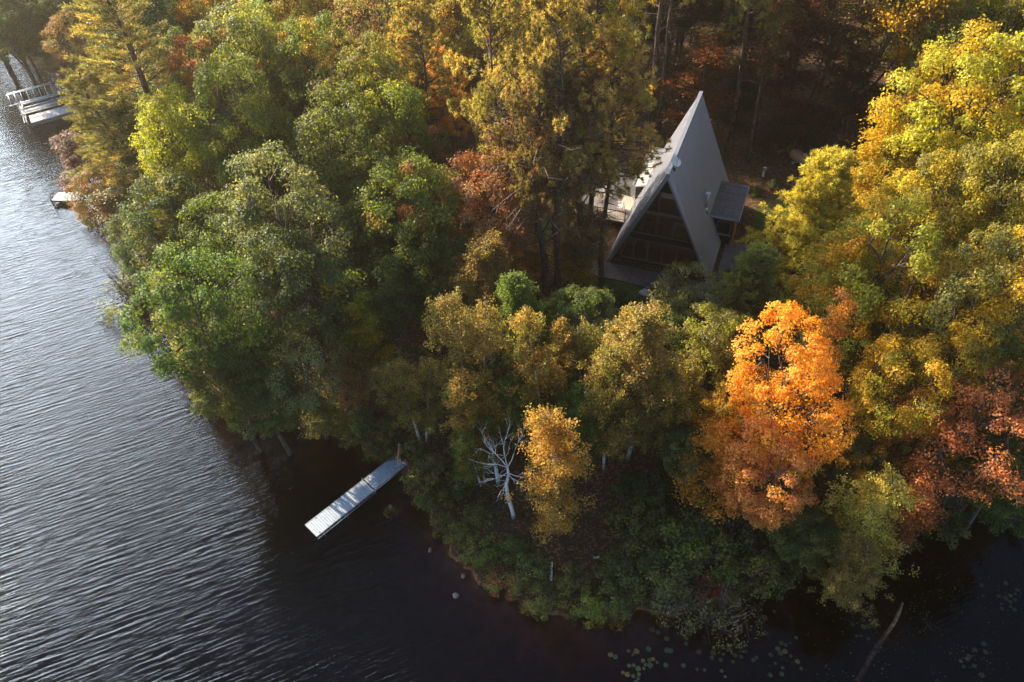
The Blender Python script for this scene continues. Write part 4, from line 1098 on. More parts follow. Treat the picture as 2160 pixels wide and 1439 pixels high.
# leaves and scum floating on the black water at lower right
def ffl(x, y, s_, q):
    px_ = np.array([proj((a, b, 0)) for a, b in zip(x, y)])
    k = np.clip((px_[:, 0] - 1560) / 350, 0, 1) * np.clip((px_[:, 1] - 1100) / 60, 0, 1)
    return np.where(s_ < -.1, k * (.15 + .85 * patch(x, y, 3.7) ** 2), 0)
x, y, s_, q = scatter(16000, ffl, 7, 42, 15, 42, 37)
n_ = len(x); P = np.stack([x, y, np.full(n_, .012)], 1)
me = quads_mesh('floating_leaves', leaf_quads(P, q.normal(size=(n_, 3)) * .12 + np.array([0, 0, 1]), q.uniform(.02, .06, n_), q), q.random(n_), q.random(n_))
me.materials.append(M_leaf); o = new_obj('floating_leaves', me); o.color = (.07, .09, .035, 1); o['accent'] = [.34, .20, .10]; o['accent_amount'] = .35
tag(o, 'fallen leaves and small plants floating on the black water', 'leaves', kind='stuff')

# ================================================================ cabin
M_roof = plain('roof_metal', (0.46, 0.48, 0.54), 0.45, 0.15, .08, .9, spec=.5)
M_trimg = plain('trim_grey', (0.30, 0.30, 0.32), 0.5)
M_dark = plain('dark_siding', (0.022, 0.019, 0.019), 0.7, var=.3)
M_frame = plain('window_frame', (0.24, 0.17, 0.14), 0.5, var=.2)
M_wood = plain('interior_wood', (0.80, 0.38, 0.17), 0.6, var=.35, scale=2.5)
M_post = plain('cedar_post', (0.45, 0.22, 0.09), 0.6)
M_paleboard = plain('pale_board', (0.50, 0.38, 0.24), 0.7)
M_felt = plain('felt_roofing', (0.19, 0.18, 0.19), 0.85, var=.3, scale=1.6)
M_deck = plain('deck_boards', (0.55, 0.47, 0.38), 0.7, var=.15, scale=3)
M_white = plain('white_paint', (0.80, 0.80, 0.79), 0.45, var=.03)
M_alu = plain('aluminium', (0.62, 0.66, 0.72), 0.35, 0.75, .06)
M_stone = plain('patio_stone', (0.17, 0.155, 0.155), 0.85, var=.3, scale=3, bump=.4)
M_pale_stone = plain('pale_stone', (0.36, 0.36, 0.38), 0.85, var=.3, scale=4, bump=.4)
M_interior = plain('interior_dark', (0.50, 0.28, 0.17), 0.8, var=.3)
def glass_mat():
    m, n, l, b = nt('window_glass'); n.remove(b)
    g = n.new('ShaderNodeBsdfGlossy'); g.inputs['Roughness'].default_value = .02
    t = n.new('ShaderNodeBsdfTransparent'); t.inputs['Color'].default_value = (.85, .83, .80, 1)
    f = n.new('ShaderNodeFresnel'); f.inputs['IOR'].default_value = 1.5
    k = n.new('ShaderNodeMixShader'); l.new(f.outputs[0], k.inputs[0]); l.new(t.outputs[0], k.inputs[1]); l.new(g.outputs[0], k.inputs[2])
    l.new(k.outputs[0], n['Material Output'].inputs['Surface']); return m
M_glass = glass_mat()

AW, AH, AL, PROW = 8.2, 9.6, 11.0, 0.75     # cabin width, height, length, forward lean of the gable
cab = empty('a_frame_cabin', hp(0, 0), 0, 'tall dark A-frame cabin with steep grey metal roof and glazed gable', 'cabin')
def rel(a, b, z): return hp(a, b, z) - hp(0, 0)
def front_a(z): return -PROW * z / AH         # the front edge leans out towards the peak
ad = Vector((_hd[0], _hd[1], 0)); an = Vector((_hn[0], _hn[1], 0)); UP = Vector((0, 0, 1))
def slope_pt(side, a, z, off=0.0):
    b = side * (AW / 2) * (1 - z / AH)
    nrm = (an * side * AH + UP * (AW / 2)).normalized()
    return rel(a, b, z) + nrm * off
for side in (1, -1):
    w = MB(); t_ = .24 if side < 0 else .13
    o = [slope_pt(side, front_a(0), 0, 0), slope_pt(side, AL, 0, 0), slope_pt(side, AL, AH, 0), slope_pt(side, front_a(AH), AH, 0)]
    i = [slope_pt(side, front_a(0), 0, -t_), slope_pt(side, AL, 0, -t_), slope_pt(side, AL, AH - .5, -t_), slope_pt(side, front_a(AH), AH - .5, -t_)]
    if side < 0: pass
    w.face(o if side > 0 else o[::-1]); w.face(i[::-1] if side > 0 else i)
    for k in range(4): w.face([o[k], i[k], i[(k + 1) % 4], o[(k + 1) % 4]])
    # standing ribs running down the slope
    n_ = 36
    for k in range(n_ + 1):
        a = front_a(0) * 0 + (AL) * k / n_
        z1 = AH - .02; z0 = .02
        a_ = a
        w.bar(slope_pt(side, a_ + .02, z0, .012), slope_pt(side, a_ + .02, z1, .012), .06, .075, up=(an * side * AH + UP * (AW / 2)).normalized())
    for k in range(1, 25):
        z = AH * k / 25
        w.bar(slope_pt(side, front_a(z) + .02, z, .008), slope_pt(side, AL, z, .008), .05, .035, up=(an * side * AH + UP * (AW / 2)).normalized())
    rp = w.build('roof', M_roof, cab)
    # rake board along the front edge
    w = MB()
    w.bar(slope_pt(side, front_a(0) - .05, -.02, -.10), slope_pt(side, front_a(AH) - .05, AH + .02, -.10), .09, .30 if side < 0 else .12, up=(an * side * AH + UP * (AW / 2)).normalized())
    w.build('rake_board', M_trimg, cab)
w = MB(); w.bar(rel(front_a(AH) - .1, 0, AH + .06), rel(AL + .05, 0, AH + .06), .28, .05); w.build('ridge_cap', M_alu, cab)
# gable wall set back under the overhang, made of bands with window openings
GA = 0.55
def gw(z, inset=.32): return (AW / 2) * (1 - z / AH) - inset
def poly_wall(zs0, zs1, name, m, a=GA, th=.12):
    w = MB(); x0, x1 = gw(zs0), max(.02, gw(zs1))
    p0 = [rel(a, -x0, zs0), rel(a, x0, zs0), rel(a, x1, zs1), rel(a, -x1, zs1)]
    p1 = [q + ad * th for q in p0]
    w.face(p0); w.face(p1[::-1])
    for k in range(4): w.face([p0[k], p1[k], p1[(k + 1) % 4], p0[(k + 1) % 4]])
    return w.build(name, m, cab)
poly_wall(0, .25, 'sill_beam', M_dark); poly_wall(2.35, 2.95, 'floor_beam', M_dark, th=.2); poly_wall(4.95, 5.12, 'mid_beam', M_frame, th=.16); poly_wall(7.05, 8.4, 'gable_peak_panel', M_dark)
def window(z0, z1, b0, b1, name='window', fac=.07):
    """pane between b0 and b1, clipped by the slope"""
    def cl(b, z): lim = gw(z) - .10; return max(-lim, min(lim, b))
    q = [(cl(b0, z0), z0), (cl(b1, z0), z0), (cl(b1, z1), z1), (cl(b0, z1), z1)]
    if q[1][0] - q[0][0] < .15: return
    w = MB()
    for k in range(4):
        (xa, za), (xb, zb) = q[k], q[(k + 1) % 4]
        if abs(xa - xb) + abs(za - zb) < .06: continue
        w.bar(rel(GA + .02, xa, za), rel(GA + .02, xb, zb), .10, fac, up=tuple(ad))
    f = w.build(name, M_frame, cab)
    g = MB(); g.face([rel(GA + .06, x, z) for x, z in q]); g.build('pane', M_glass, f)
for b0, b1 in ((-2.75, -1.75), (-1.72, -.55), (-.52, .72), (.75, 1.75), (1.78, 2.75)): window(2.98, 4.92, b0, b1)
for b0, b1 in ((-1.75, -.55), (-.52, .72), (.75, 1.6)): window(5.15, 7.02, b0, b1)
for k, (b0, b1) in enumerate(((-3.2, -2.2), (-2.17, -1.05), (-1.02, .10), (.13, 1.25), (1.28, 2.3), (2.33, 3.2))):
    window(.28, 2.33, b0, b1, 'patio_door' if 0 < k < 5 else 'window')
w = MB(); w.box(rel(GA - .06, .1, 6.85), (.05, 1.15, .42), ax=(ad, an, UP)); w.build('pale_panel', M_paleboard, cab)
# interior: floor, loft floor, warm wooden stair and shelves behind the glass
w = MB(); w.box(rel(AL / 2 + .3, 0, .06), (AL - 1.2, AW - .9, .1), ax=(ad, an, UP)); w.box(rel(AL / 2 + 1.3, 0, 2.66), (AL - 3.0, 5.4, .12), ax=(ad, an, UP))
w.build('floor', M_wood, cab)
w = MB(); w.face([rel(2.3, -3.4, 0), rel(2.3, 3.4, 0), rel(2.3, .3, 8.8), rel(2.3, -.3, 8.8)]); w.build('inner_wall', M_interior, cab)
st = MB()
for k in range(12): st.box(rel(1.3, -2.1 + .09 * k, .35 + .38 * k), (.55, .85, .07), ax=(ad, an, UP))
st.bar(rel(1.05, -2.5, .2), rel(1.05, -1.5, 4.7), .06, .2); st.bar(rel(1.6, -2.5, .2), rel(1.6, -1.5, 4.7), .06, .2)
for k in range(5): st.box(rel(1.3, -1.0, 5.3 + .35 * k), (.3, .5, .05), ax=(ad, an, UP))
st.build('staircase', M_wood, cab)
w = MB(); w.box(rel(1.2, 1.15, 3.3), (.7, 1.2, .5), ax=(ad, an, UP)); w.box(rel(1.5, 1.15, 3.7), (.15, 1.2, .6), ax=(ad, an, UP)); w.build('sofa', M_paleboard, cab)
w = MB(); x0 = AW / 2 - .3
w.face([rel(AL - .3, x0, 0), rel(AL - .3, -x0, 0), rel(AL - .3, 0, AH - .7)]); w.build('rear_wall', M_dark, cab)
# annex on the right with a flat felt roof
w = MB(); w.box(rel(7.0, 3.55, 1.3), (4.2, 2.4, 2.6), ax=(ad, an, UP)); an_w = w.build('annex_wall', M_dark, cab)
w = MB(); w.box(rel(7.0, 3.80, 2.78), (4.9, 2.75, .14), ax=(ad, an, UP)); an_r = w.build('annex_roof', M_felt, cab)
w = MB()
for k in range(5): w.box(rel(4.9 + k * 1.02, 3.80, 2.858), (.05, 2.7, .012), ax=(ad, an, UP))
for k in range(3): w.box(rel(7.0, 2.9 + k * .85, 2.862), (4.85, .03, .010), ax=(ad, an, UP))
w.build('roof_seam', plain('felt_seam', (0.12, 0.112, 0.118), .9), an_r)
w = MB(); w.box(rel(4.52, 3.8, 2.76), (.05, 2.8, .16), ax=(ad, an, UP)); w.box(rel(7.0, 5.2, 2.76), (4.95, .05, .16), ax=(ad, an, UP)); w.build('fascia', M_alu, an_r)
w = MB(); w.bar(rel(4.62, 4.98, 0), rel(4.62, 4.98, 2.70), .16, .16, up=tuple(ad)); w.build('porch_post', M_post, cab)
w = MB()
for (b0, b1, z0, z1) in ((3.55, 4.62, 1.05, 2.25),):
    for q, r in (((b0, z0), (b1, z0)), ((b1, z0), (b1, z1)), ((b1, z1), (b0, z1)), ((b0, z1), (b0, z0))):
        w.bar(rel(4.86, q[0], q[1]), rel(4.86, r[0], r[1]), .06, .07, up=tuple(ad))
wf = w.build('annex_window', M_frame, cab)
w = MB(); w.face([rel(4.875, 3.58, 1.08), rel(4.875, 4.6, 1.08), rel(4.875, 4.6, 2.22), rel(4.875, 3.58, 2.22)]); w.build('pane', M_glass, wf)
w = MB(); w.box(rel(4.82, 4.1, 1.0), (.14, 1.25, .05), ax=(ad, an, UP)); w.build('window_sill', M_alu, wf)
# annex with light ribbed roof on the sunny side
w = MB(); w.box(rel(9.7, -3.1, 1.25), (5.2, 1.3, 2.5), ax=(ad, an, UP)); w.build('side_wall', M_dark, cab)
w = MB()
q = [rel(6.9, -2.35, 3.0), rel(12.6, -2.35, 3.0), rel(12.6, -3.95, 2.55), rel(6.9, -3.95, 2.55)]
w.face(q[::-1]); w.face([k - UP * .1 for k in q])
for k in range(4): w.face([q[k], q[k] - UP * .1, q[(k + 1) % 4] - UP * .1, q[(k + 1) % 4]])
for k in range(15):
    a = 6.95 + k * .4; w.bar(rel(a, -2.35, 3.02), rel(a, -3.95, 2.57), .05, .05)
w.build('side_roof', plain('pale_metal', (.62, .60, .57), .5, .2), cab)
w = MB(); w.box(rel(9.75, -3.98, 2.6), (5.8, .07, .2), ax=(ad, an, UP)); w.box(rel(12.65, -3.15, 2.8), (.07, 1.7, .22), ax=(ad, an, UP)); w.build('side_fascia', M_trimg, cab)
# flues on the roof
def slope_at(a, b):  # roof height at b
    return AH * (1 - abs(b) / (AW / 2))
for a, b, hgt, r, nm in ((4.1, 2.55, 1.5, .085, 'stove_flue'), (4.9, 2.2, .95, .03, 'vent_pipe'), (4.3, 2.3, 1.0, .03, 'vent_pipe')):
    z = slope_at(a, b); w = MB(); w.tube([rel(a, b, z - .3), rel(a, b, z + hgt)], r, 9)
    fp = w.build(nm, M_alu, cab)
    if r > .05:
        w = MB(); w.tube([rel(a, b, z + hgt), rel(a, b, z + hgt + .06)], .19, 12); w.build('flue_cap', M_white, fp)
        w = MB(); w.tube([rel(a, b, z - .25), rel(a, b, z + .22)], [.26, .11], 12); w.build('flashing', M_alu, fp)

# satellite dish on the front ridge
p = hp(.7, .15, AH * (1 - .15 / (AW / 2)) - .05)
dish = empty('satellite_dish', p, 0, 'round white satellite dish on the ridge of the A-frame roof', 'satellite dish')
w = MB(); w.tube([(0, 0, -.15), (0, 0, .3), (.05, -.05, .45)], .035, 7); w.box((-.1, -.25, .0), (.3, .2, .2), rz=.4); w.build('mast', M_dark, dish)
w = MB(); dn = Vector((.25, -.45, .85)).normalized(); du = dn.cross(Vector((1, 0, 0))).normalized(); dv = dn.cross(du); cc = Vector((.08, -.08, .52))
rings = [[cc + (du * math.cos(t) + dv * math.sin(t)) * r + dn * (r * r * .5) for t in [6.283 * k / 20 for k in range(20)]] for r in (.02, .16, .28, .38)]
for a_, b_ in zip(rings, rings[1:]):
    for k in range(20): w.face([a_[k], a_[(k + 1) % 20], b_[(k + 1) % 20], b_[k]], True)
w.build('reflector', M_white, dish)
w = MB(); w.tube([cc - du * .4, cc + dn * .45], .015, 5); w.tube([cc + dn * .4, cc + dn * .5], .045, 6); w.build('feed_arm', M_trimg, dish)

# deck on the sunny side with railing and furniture
dk = empty('sun_deck', hp(7.5, -6.3, 0), 0, 'pale boarded sun deck with black railing left of the cabin', 'deck')
def drel(a, b, z): return hp(a, b, z) - hp(7.5, -6.3, 0)
w = MB()
for k in range(48):
    w.box(drel(4.45 + k * .142, -6.3, .62), (.13, 5.0, .035), ax=(ad, an, UP))
w.build('deck_boards', M_deck, dk)
w = MB(); w.box(drel(7.8, -6.3, .48), (6.7, 4.9, .2), ax=(ad, an, UP)); w.build('deck_frame', M_dark, dk)
for a, b in ((4.5, -8.7), (4.5, -6.3), (4.5, -3.9), (11.1, -8.7), (11.1, -6.3), (11.1, -3.9), (7.8, -8.7)):
    w = MB(); w.bar(drel(a, b, -.3), drel(a, b, 1.62), .09, .09, up=tuple(ad)); w.build('post', M_dark, dk)
def railing(p, q):
    w = MB(); p = Vector(p); q = Vector(q)
    w.bar(p + UP * .95, q + UP * .95, .06, .04); w.bar(p + UP * .12, q + UP * .12, .04, .04)
    n = int((q - p).length / .13)
    for k in range(1, n): c = p + (q - p) * k / n; w.bar(c + UP * .12, c + UP * .95, .018, .018, up=tuple(ad))
    w.build('railing', M_dark, dk)
railing(drel(4.5, -8.7, .64), drel(4.5, -3.9, .64)); railing(drel(4.5, -8.7, .64), drel(11.1, -8.7, .64)); railing(drel(11.1, -8.7, .64), drel(11.1, -3.9, .64))
def chair(a, b, rz, label):
    t = empty('deck_chair', hp(a, b, .64), rz, label, 'chair', 'white chairs on the sun deck')
    w = MB()
    for k in range(6): w.box((-.25 + k * .1, 0, .36 - k * .012), (.085, .55, .02))
    w.build('seat', M_white, t)
    w = MB()
    for k in range(5): w.box((-.32 - .0 * k, -.22 + k * .11, .72), (.03, .09, .72))
    w.build('backrest', M_white, t)
    for sx, sy in ((-.28, -.26), (-.28, .26), (.26, -.26), (.26, .26)):
        w = MB(); w.box((sx, sy, .27), (.06, .05, .54)); w.build('leg', M_white, t)
    for sy in (-.3, .3):
        w = MB(); w.box((0, sy, .55), (.62, .1, .03)); w.build('armrest', M_white, t)
chair(9.2, -6.2, 1.0, 'white slatted chair at the back of the sun deck')
chair(6.0, -4.7, 2.6, 'white slatted chair at the front of the sun deck near the railing')
t = empty('patio_table', hp(7.7, -6.9, .64), 0, 'grey square table in the middle of the sun deck', 'table')
w = MB(); w.box((0, 0, .72), (1.6, 1.0, .05), rz=HYAW); w.build('tabletop', M_trimg, t)
for sx, sy in ((.6, .35), (-.6, .35), (.6, -.35), (-.6, -.35)):
    q = ad * sx + an * sy; w = MB(); w.box((q.x, q.y, .35), (.07, .07, .7), rz=HYAW); w.build('leg', M_dark, t)

# patio, stepping stones, boulders
w = MB()
rr_ = random.Random(5)
for i_ in range(9):
    for j_ in range(3):
        w.box(rel(-.6 - j_ * .62, -4.6 + i_ * 1.12 + .2 * (j_ % 2), .03 + rr_.uniform(0, .006)), (.60, 1.09, .08), ax=(ad, an, UP))
pt = w.build('patio', M_stone, None); pt.location = hp(0, 0); tag(pt, 'grey stone patio strip along the glazed front of the cabin', 'patio')
w = MB()
for i_ in range(6):
    for j_ in range(3): w.box(rel(2.0 + i_ * .8 - 1.0, 4.9 + j_ * .8, .03 + rr_.uniform(0, .006)), (.78, .78, .08), ax=(ad, an, UP))
pt = w.build('paving', M_stone, None); pt.location = hp(0, 0); tag(pt, 'dark stone paving on the annex side of the cabin', 'paving')
g = 'pale stone slabs stepping down from the patio'
for k, (px_, py_, s_, lb) in enumerate(((1352, 585, .75, 'largest pale stone slab, touching the patio edge'), (1375, 600, .6, 'pale stone slab second from the patio'), (1362, 618, .55, 'pale stone slab third from the patio'), (1385, 632, .5, 'lowest pale stone slab, half under the leaves'))):
    p = W(px_, py_, HZ); p = Vector((p.x, p.y, G(p.x, p.y))); w = MB()
    n = 8; rs = [s_ * rr_.uniform(.8, 1.15) for _ in range(n)]
    tp_ = [(rs[i] * math.cos(6.283 * i / n), rs[i] * math.sin(6.283 * i / n) * .8, .09) for i in range(n)]
    bt_ = [(x * 1.04, y * 1.04, -.12) for x, y, z in tp_]
    w.face(tp_)
    for i in range(n): w.face([bt_[i], bt_[(i + 1) % n], tp_[(i + 1) % n], tp_[i]])
    o = w.build('stone_slab', M_pale_stone, None); o.location = p; tag(o, lb, 'stone', g)
def boulder(px_, py_, r, label, m=None, sink=.3, z=None, group=None):
    p = on_ground(px_, py_) if z is None else W(px_, py_, z)
    bm = bmesh.new(); bmesh.ops.create_icosphere(bm, subdivisions=3, radius=r)
    sd_ = rr_.uniform(0, 50)
    for v in bm.verts:
        c = v.co; k = 1 + .16 * math.sin(c.x * 5 / r * .5 + sd_) + .14 * math.sin(c.y * 4 / r * .7 + sd_ * 2) + .08 * math.sin(c.z * 7 / r + sd_) * math.sin(c.x * 9 / r)
        v.co = Vector((c.x * k, c.y * k * .85, c.z * k * .62))
    me = bpy.data.meshes.new('boulder'); bm.to_mesh(me); bm.free()
    me.materials.append(m or M_pale_stone); o = new_obj('boulder', me); o.location = (p.x, p.y, p.z + r * (.62 - sink)); o.rotation_euler.z = sd_
    return tag(o, label, 'boulder', group)
M_rock = plain('lake_rock', (.17, .155, .14), .8, var=.4, scale=5, bump=.6)
boulder(862, 944, .42, 'grey boulder on the bank beside the shore end of the dock', M_rock)

lf = np.random.default_rng(6); n = 900
A_ = np.concatenate([lf.uniform(4.6, 9.4, 300), lf.uniform(-2.4, -.3, 350), lf.uniform(1.2, 6, 250)]); B_ = np.concatenate([2.5 + np.abs(lf.normal(size=300)) * .8, lf.uniform(-4.8, 4.6, 350), lf.uniform(5.2, 6.9, 250)])
Z_ = np.concatenate([np.full(300, 2.875), np.full(350, .09), np.full(250, .09)])
ok_ = ~((Z_ > 1) & (B_ > 5.1)); P = np.array([tuple(hp(a, b, z)) for a, b, z in zip(A_[ok_], B_[ok_], Z_[ok_])]); n = len(P)
me = quads_mesh('scattered_leaves', leaf_quads(P, lf.normal(size=(n, 3)) * .25 + np.array([0, 0, 1]), lf.uniform(.03, .07, n), lf), lf.random(n), lf.random(n))
me.materials.append(M_leaf); o = new_obj('scattered_leaves', me); o.color = (.20, .10, .05, 1); o['accent'] = [.34, .22, .10]; o['accent_amount'] = .3
tag(o, 'brown leaves scattered over the annex roof and patio of the cabin', 'leaves', kind='stuff')

# propane tank and small things behind the cabin
p = on_ground(1692, 352)
tk = empty('gas_tank', p, 0, 'tan cylindrical gas tank lying in the dark clearing behind the cabin', 'gas tank')
M_tan = plain('tan_paint', (.48, .34, .22), .45, var=.1)
dd = Vector((27.53 - 26.47, 60.01 - 61.997, 0)).normalized()
w = MB(); prof = [(-1.55, .03), (-1.53, .2), (-1.44, .36), (-1.28, .46), (-1.1, .5), (1.1, .5), (1.28, .46), (1.44, .36), (1.53, .2), (1.55, .03)]
w.tube([dd * a + UP * .72 for a, r in prof], [r for a, r in prof], 18); w.build('tank', M_tan, tk)
w = MB(); w.lathe([(.2, 0), (.2, .1), (.15, .17), (.02, .2)], (0, 0, 1.19)); w.build('valve_dome', M_tan, tk)
for s_ in (-1, 1):
    w = MB(); c = dd * s_ * .8; w.box((c.x, c.y, .12), (.2, .9, .26), rz=math.atan2(dd.y, dd.x)); w.build('foot', M_pale_stone, tk)
p = on_ground(1609, 372)
t = empty('utility_post', p, 0, 'short white utility post between small dark shrubs behind the annex', 'utility post')
w = MB(); w.box((0, 0, .45), (.16, .16, .9)); w.build('post', M_white, t)
w = MB(); w.box((0, -.09, .75), (.28, .12, .32)); w.box((0, -.09, .92), (.32, .16, .03)); w.build('meter_box', M_trimg, t)

# neighbour cottage seen in glimpses between the pines
p = W(1120, 215, 3.5); p.z = G(p.x, p.y)
nb = empty('cottage', p, HYAW - .25, 'neighbour cottage with white walls glimpsed between the red pines', 'cottage')
w = MB(); w.box((0, 0, 1.4), (9, 6.5, 2.8)); w.build('wall', M_white, nb)
w = MB(); e = .5
a0, a1, a2 = Vector((-5, -3.7, 2.7)), Vector((-5, 0, 4.6)), Vector((-5, 3.7, 2.7)); L10 = Vector((10, 0, 0))
for q, r in ((a0, a1), (a1, a2)):
    f = [q, q + L10, r + L10, r]; w.face(f); w.face([k + UP * .16 for k in f][::-1])
    for k in range(4): w.face([f[k], f[k] + UP * .16, f[(k + 1) % 4] + UP * .16, f[(k + 1) % 4]])
w.build('roof', plain('pale_roof', (.66, .65, .66), .6, .1), nb)
for x in (-2.6, 0, 2.6):
    w = MB(); w.box((x, -3.28, 1.6), (1.3, .08, 1.1)); f = w.build('window', M_frame, nb)
    w = MB(); w.box((x, -3.33, 1.6), (1.15, .02, .95)); w.build('pane', M_glass, f)
w = MB(); w.box((-4.53, .8, 1.05), (.08, 1.0, 2.1)); w.build('door', M_dark, nb)

# ================================================================ docks
DZ = .40
A0, A1 = W(643, 1108.5, DZ), W(669.4, 1129.7, DZ); J0, J1 = W(765, 1013.7, DZ), W(791, 1032, DZ); S0, S1 = W(852, 950, DZ + .1), W(866, 980, DZ + .1)
M_dock = plain('dock_surface', (.40, .50, .62), .5, var=.20, scale=2.2)
ax_ = (J0 + J1) / 2 - (A0 + A1) / 2; LEN = ax_.length; ax_.normalize(); sd2 = UP.cross(ax_).normalized()
dock = empty('swim_dock', (A0 + A1) / 2, math.atan2(ax_.y, ax_.x), 'long pale blue-grey swimming dock reaching into the lake from the bank', 'dock')
def deck_panel(x0, x1, wd, z, name='deck_panel'):
    w = MB(); n = int((x1 - x0) / .155)
    for k in range(n):
        w.box((x0 + (k + .5) * (x1 - x0) / n, 0, z - .02), ((x1 - x0) / n - .016, wd, .04))
    o = w.build(name, M_dock, dock)
    w = MB()
    for s_ in (-1, 1): w.box(((x0 + x1) / 2, s_ * (wd / 2 + .016), z - .035), (x1 - x0, .03, .09))
    w.box((x0 - .016, 0, z - .035), (.03, wd + .06, .09)); w.build('edge_rail', M_alu, o)
deck_panel(0, LEN - .03, 1.2, 0); deck_panel(LEN + .04, LEN + 3.7, 1.16, .015)
for s_ in (-1, 1):
    w = MB(); y = s_ * .60
    w.tube([(.02, y, -.10), (LEN, y, -.10)], .025, 6); w.tube([(.02, y, -.36), (LEN, y, -.36)], .025, 6)
    n = 16
    for k in range(n): w.tube([(.02 + (LEN - .04) * k / n, y, -.36 if k % 2 else -.10), (.02 + (LEN - .04) * (k + 1) / n, y, -.10 if k % 2 else -.36)], .014, 5)
    w.build('truss', M_alu, dock)
    w = MB(); w.tube([(LEN, y, -.12), (LEN + 3.6, y, -.10)], .03, 6); w.build('side_rail', M_alu, dock)
for x in (.5, LEN * .5, LEN - .02):
    for s_ in (-1, 1):
        w = MB(); w.tube([(x, s_ * .68, -.62), (x, s_ * .68, -.08 if x < LEN - .1 else .14)], .024, 7)
        w.build('post', M_alu, dock)
w = MB()
for k in range(3): w.box((.35, .42 - k * .0, .004), (.03, .03, .02)) if k == 0 else None
w.box((.3, -.5, .012), (.07, .04, .03)); w.box((.75, .52, .012), (.05, .04, .03)); w.build('cleat', M_dark, dock)

# small leaves scattered on the shore end of the dock
lf = np.random.default_rng(3); n = 420
X = LEN + 3.7 - np.abs(lf.normal(size=n)) * 1.0; Y = lf.uniform(-.56, .56, n)
P = np.stack([X, Y, np.full(n, .022)], 1); P = P[(X < LEN + 3.68) & (X > .3)]; n = len(P)
me = quads_mesh('fallen_leaves', leaf_quads(P, lf.normal(size=(n, 3)) * .15 + np.array([0, 0, 1]), lf.uniform(.02, .042, n), lf), lf.random(n), lf.random(n))
me.materials.append(M_leaf); o = new_obj('fallen_leaves', me); o.location = dock.location; o.rotation_euler = dock.rotation_euler
o.color = (.09, .06, .045, 1); o['accent'] = [.3, .2, .1]; o['accent_amount'] = .3
tag(o, 'small fallen leaves scattered on the shore end of the dock', 'leaves', kind='stuff')

# the dog: skinned skeleton
def make_dog():
    p = W(842.5, 975, DZ + .02)
    M_fur = plain('dog_fur', (.50, .30, .18), .8, var=.25, scale=9); M_furl = plain('dog_pale_fur', (.74, .62, .52), .8, var=.15, scale=9)
    root = empty('dog', p, R(90) - R(6), 'tan dog with pale legs standing on the shore end of the dock', 'dog')
    # local x forward
    pts = []; ed = []; rad = []
    def add(q, r, par=None):
        pts.append(q); rad.append(r)
        if par is not None: ed.append((par, len(pts) - 1))
        return len(pts) - 1
    pel = add((.0, 0, .56), (.115, .12)); mid = add((.25, 0, .56), (.115, .125), pel); ch = add((.50, 0, .57), (.13, .15), mid); sh = add((.64, 0, .60), (.115, .13), ch)
    nk = add((.76, .01, .72), (.08, .085), sh); hd = add((.87, .03, .80), (.085, .08), nk); mz = add((.98, .05, .77), (.045, .045), hd); add((1.05, .06, .755), (.032, .03), mz)
    for s_ in (-1, 1):
        e = add((.84, .03 + s_ * .09, .84), (.028, .02), hd); add((.83, .03 + s_ * .12, .77), (.02, .012), e)
        h1 = add((-.01, s_ * .085, .46), (.085, .06), pel); h2 = add((.05, s_ * .09, .34), (.055, .05), h1); h3 = add((-.09, s_ * .09, .20), (.034, .032), h2); h4 = add((-.05, s_ * .09, .04), (.03, .03), h3); add((.02, s_ * .09, .025), (.034, .026), h4)
        f1 = add((.60, s_ * .09, .44), (.07, .055), sh); f2 = add((.57, s_ * .09, .27), (.042, .04), f1); f3 = add((.585, s_ * .09, .05), (.03, .03), f2); add((.63, s_ * .09, .025), (.034, .026), f3)
    t1 = add((-.12, 0, .60), (.04, .04), pel); t2 = add((-.22, .02, .50), (.036, .036), t1); add((-.27, .03, .36), (.02, .02), t2)
    me = bpy.data.meshes.new('dog_body'); me.from_pydata(pts, ed, []); 
    o = new_obj('body', me, root)
    sk = o.modifiers.new('skin', 'SKIN')
    for v, r in zip(me.skin_vertices[0].data, rad): v.radius = r
    me.skin_vertices[0].data[0].use_root = True
    ss = o.modifiers.new('sub', 'SUBSURF'); ss.levels = 2; ss.render_levels = 2
    m, n_, l_, b_ = nt('dog_coat'); g_ = n_.new('ShaderNodeTexCoord'); s3 = n_.new('ShaderNodeSeparateXYZ'); l_.new(g_.outputs['Object'], s3.inputs[0])
    mr = n_.new('ShaderNodeMapRange'); mr.inputs[1].default_value = .36; mr.inputs[2].default_value = .56; l_.new(s3.outputs[2], mr.inputs[0])
    mx = n_.new('ShaderNodeMix'); mx.data_type = 'RGBA'; mx.inputs[6].default_value = (.72, .60, .50, 1); mx.inputs[7].default_value = (.46, .25, .14, 1)
    l_.new(mr.outputs[0], mx.inputs[0]); l_.new(mx.outputs[2], b_.inputs['Base Color']); b_.inputs['Roughness'].default_value = .85
    me.materials.append(m)
make_dog()

# boat lift with bare canopy frame, its gangway and a floating platform at the far left
def at(px_, py_, z): return W(px_, py_, z)
c0, c1, c2, c3 = at(14, 191, 2.6), at(116, 164, 2.6), at(128, 182, 2.6), at(14, 222, 2.6)
bx = (c1 - c0).normalized(); by = UP.cross(bx).normalized()
lift = empty('boat_lift', (c0.x, c0.y, 0), math.atan2(bx.y, bx.x), 'grey metal boat lift with bare arched canopy frame by the far left shore', 'boat lift')
LL = 6.2; WW = 3.0
w = MB(); 
for y in (0, -WW): w.tube([(-.2, y, 2.2), (LL + .2, y, 2.2)], .055, 7)
w.tube([(-.2, -WW / 2, 2.75), (LL + .2, -WW / 2, 2.75)], .06, 7)
for k in range(11):
    x = LL * k / 10; w.tube([(x, .05, 2.2), (x, -WW * .22, 2.6), (x, -WW / 2, 2.75), (x, -WW * .78, 2.6), (x, -WW - .05, 2.2)], .032, 6)
w.build('canopy_frame', M_alu, lift)
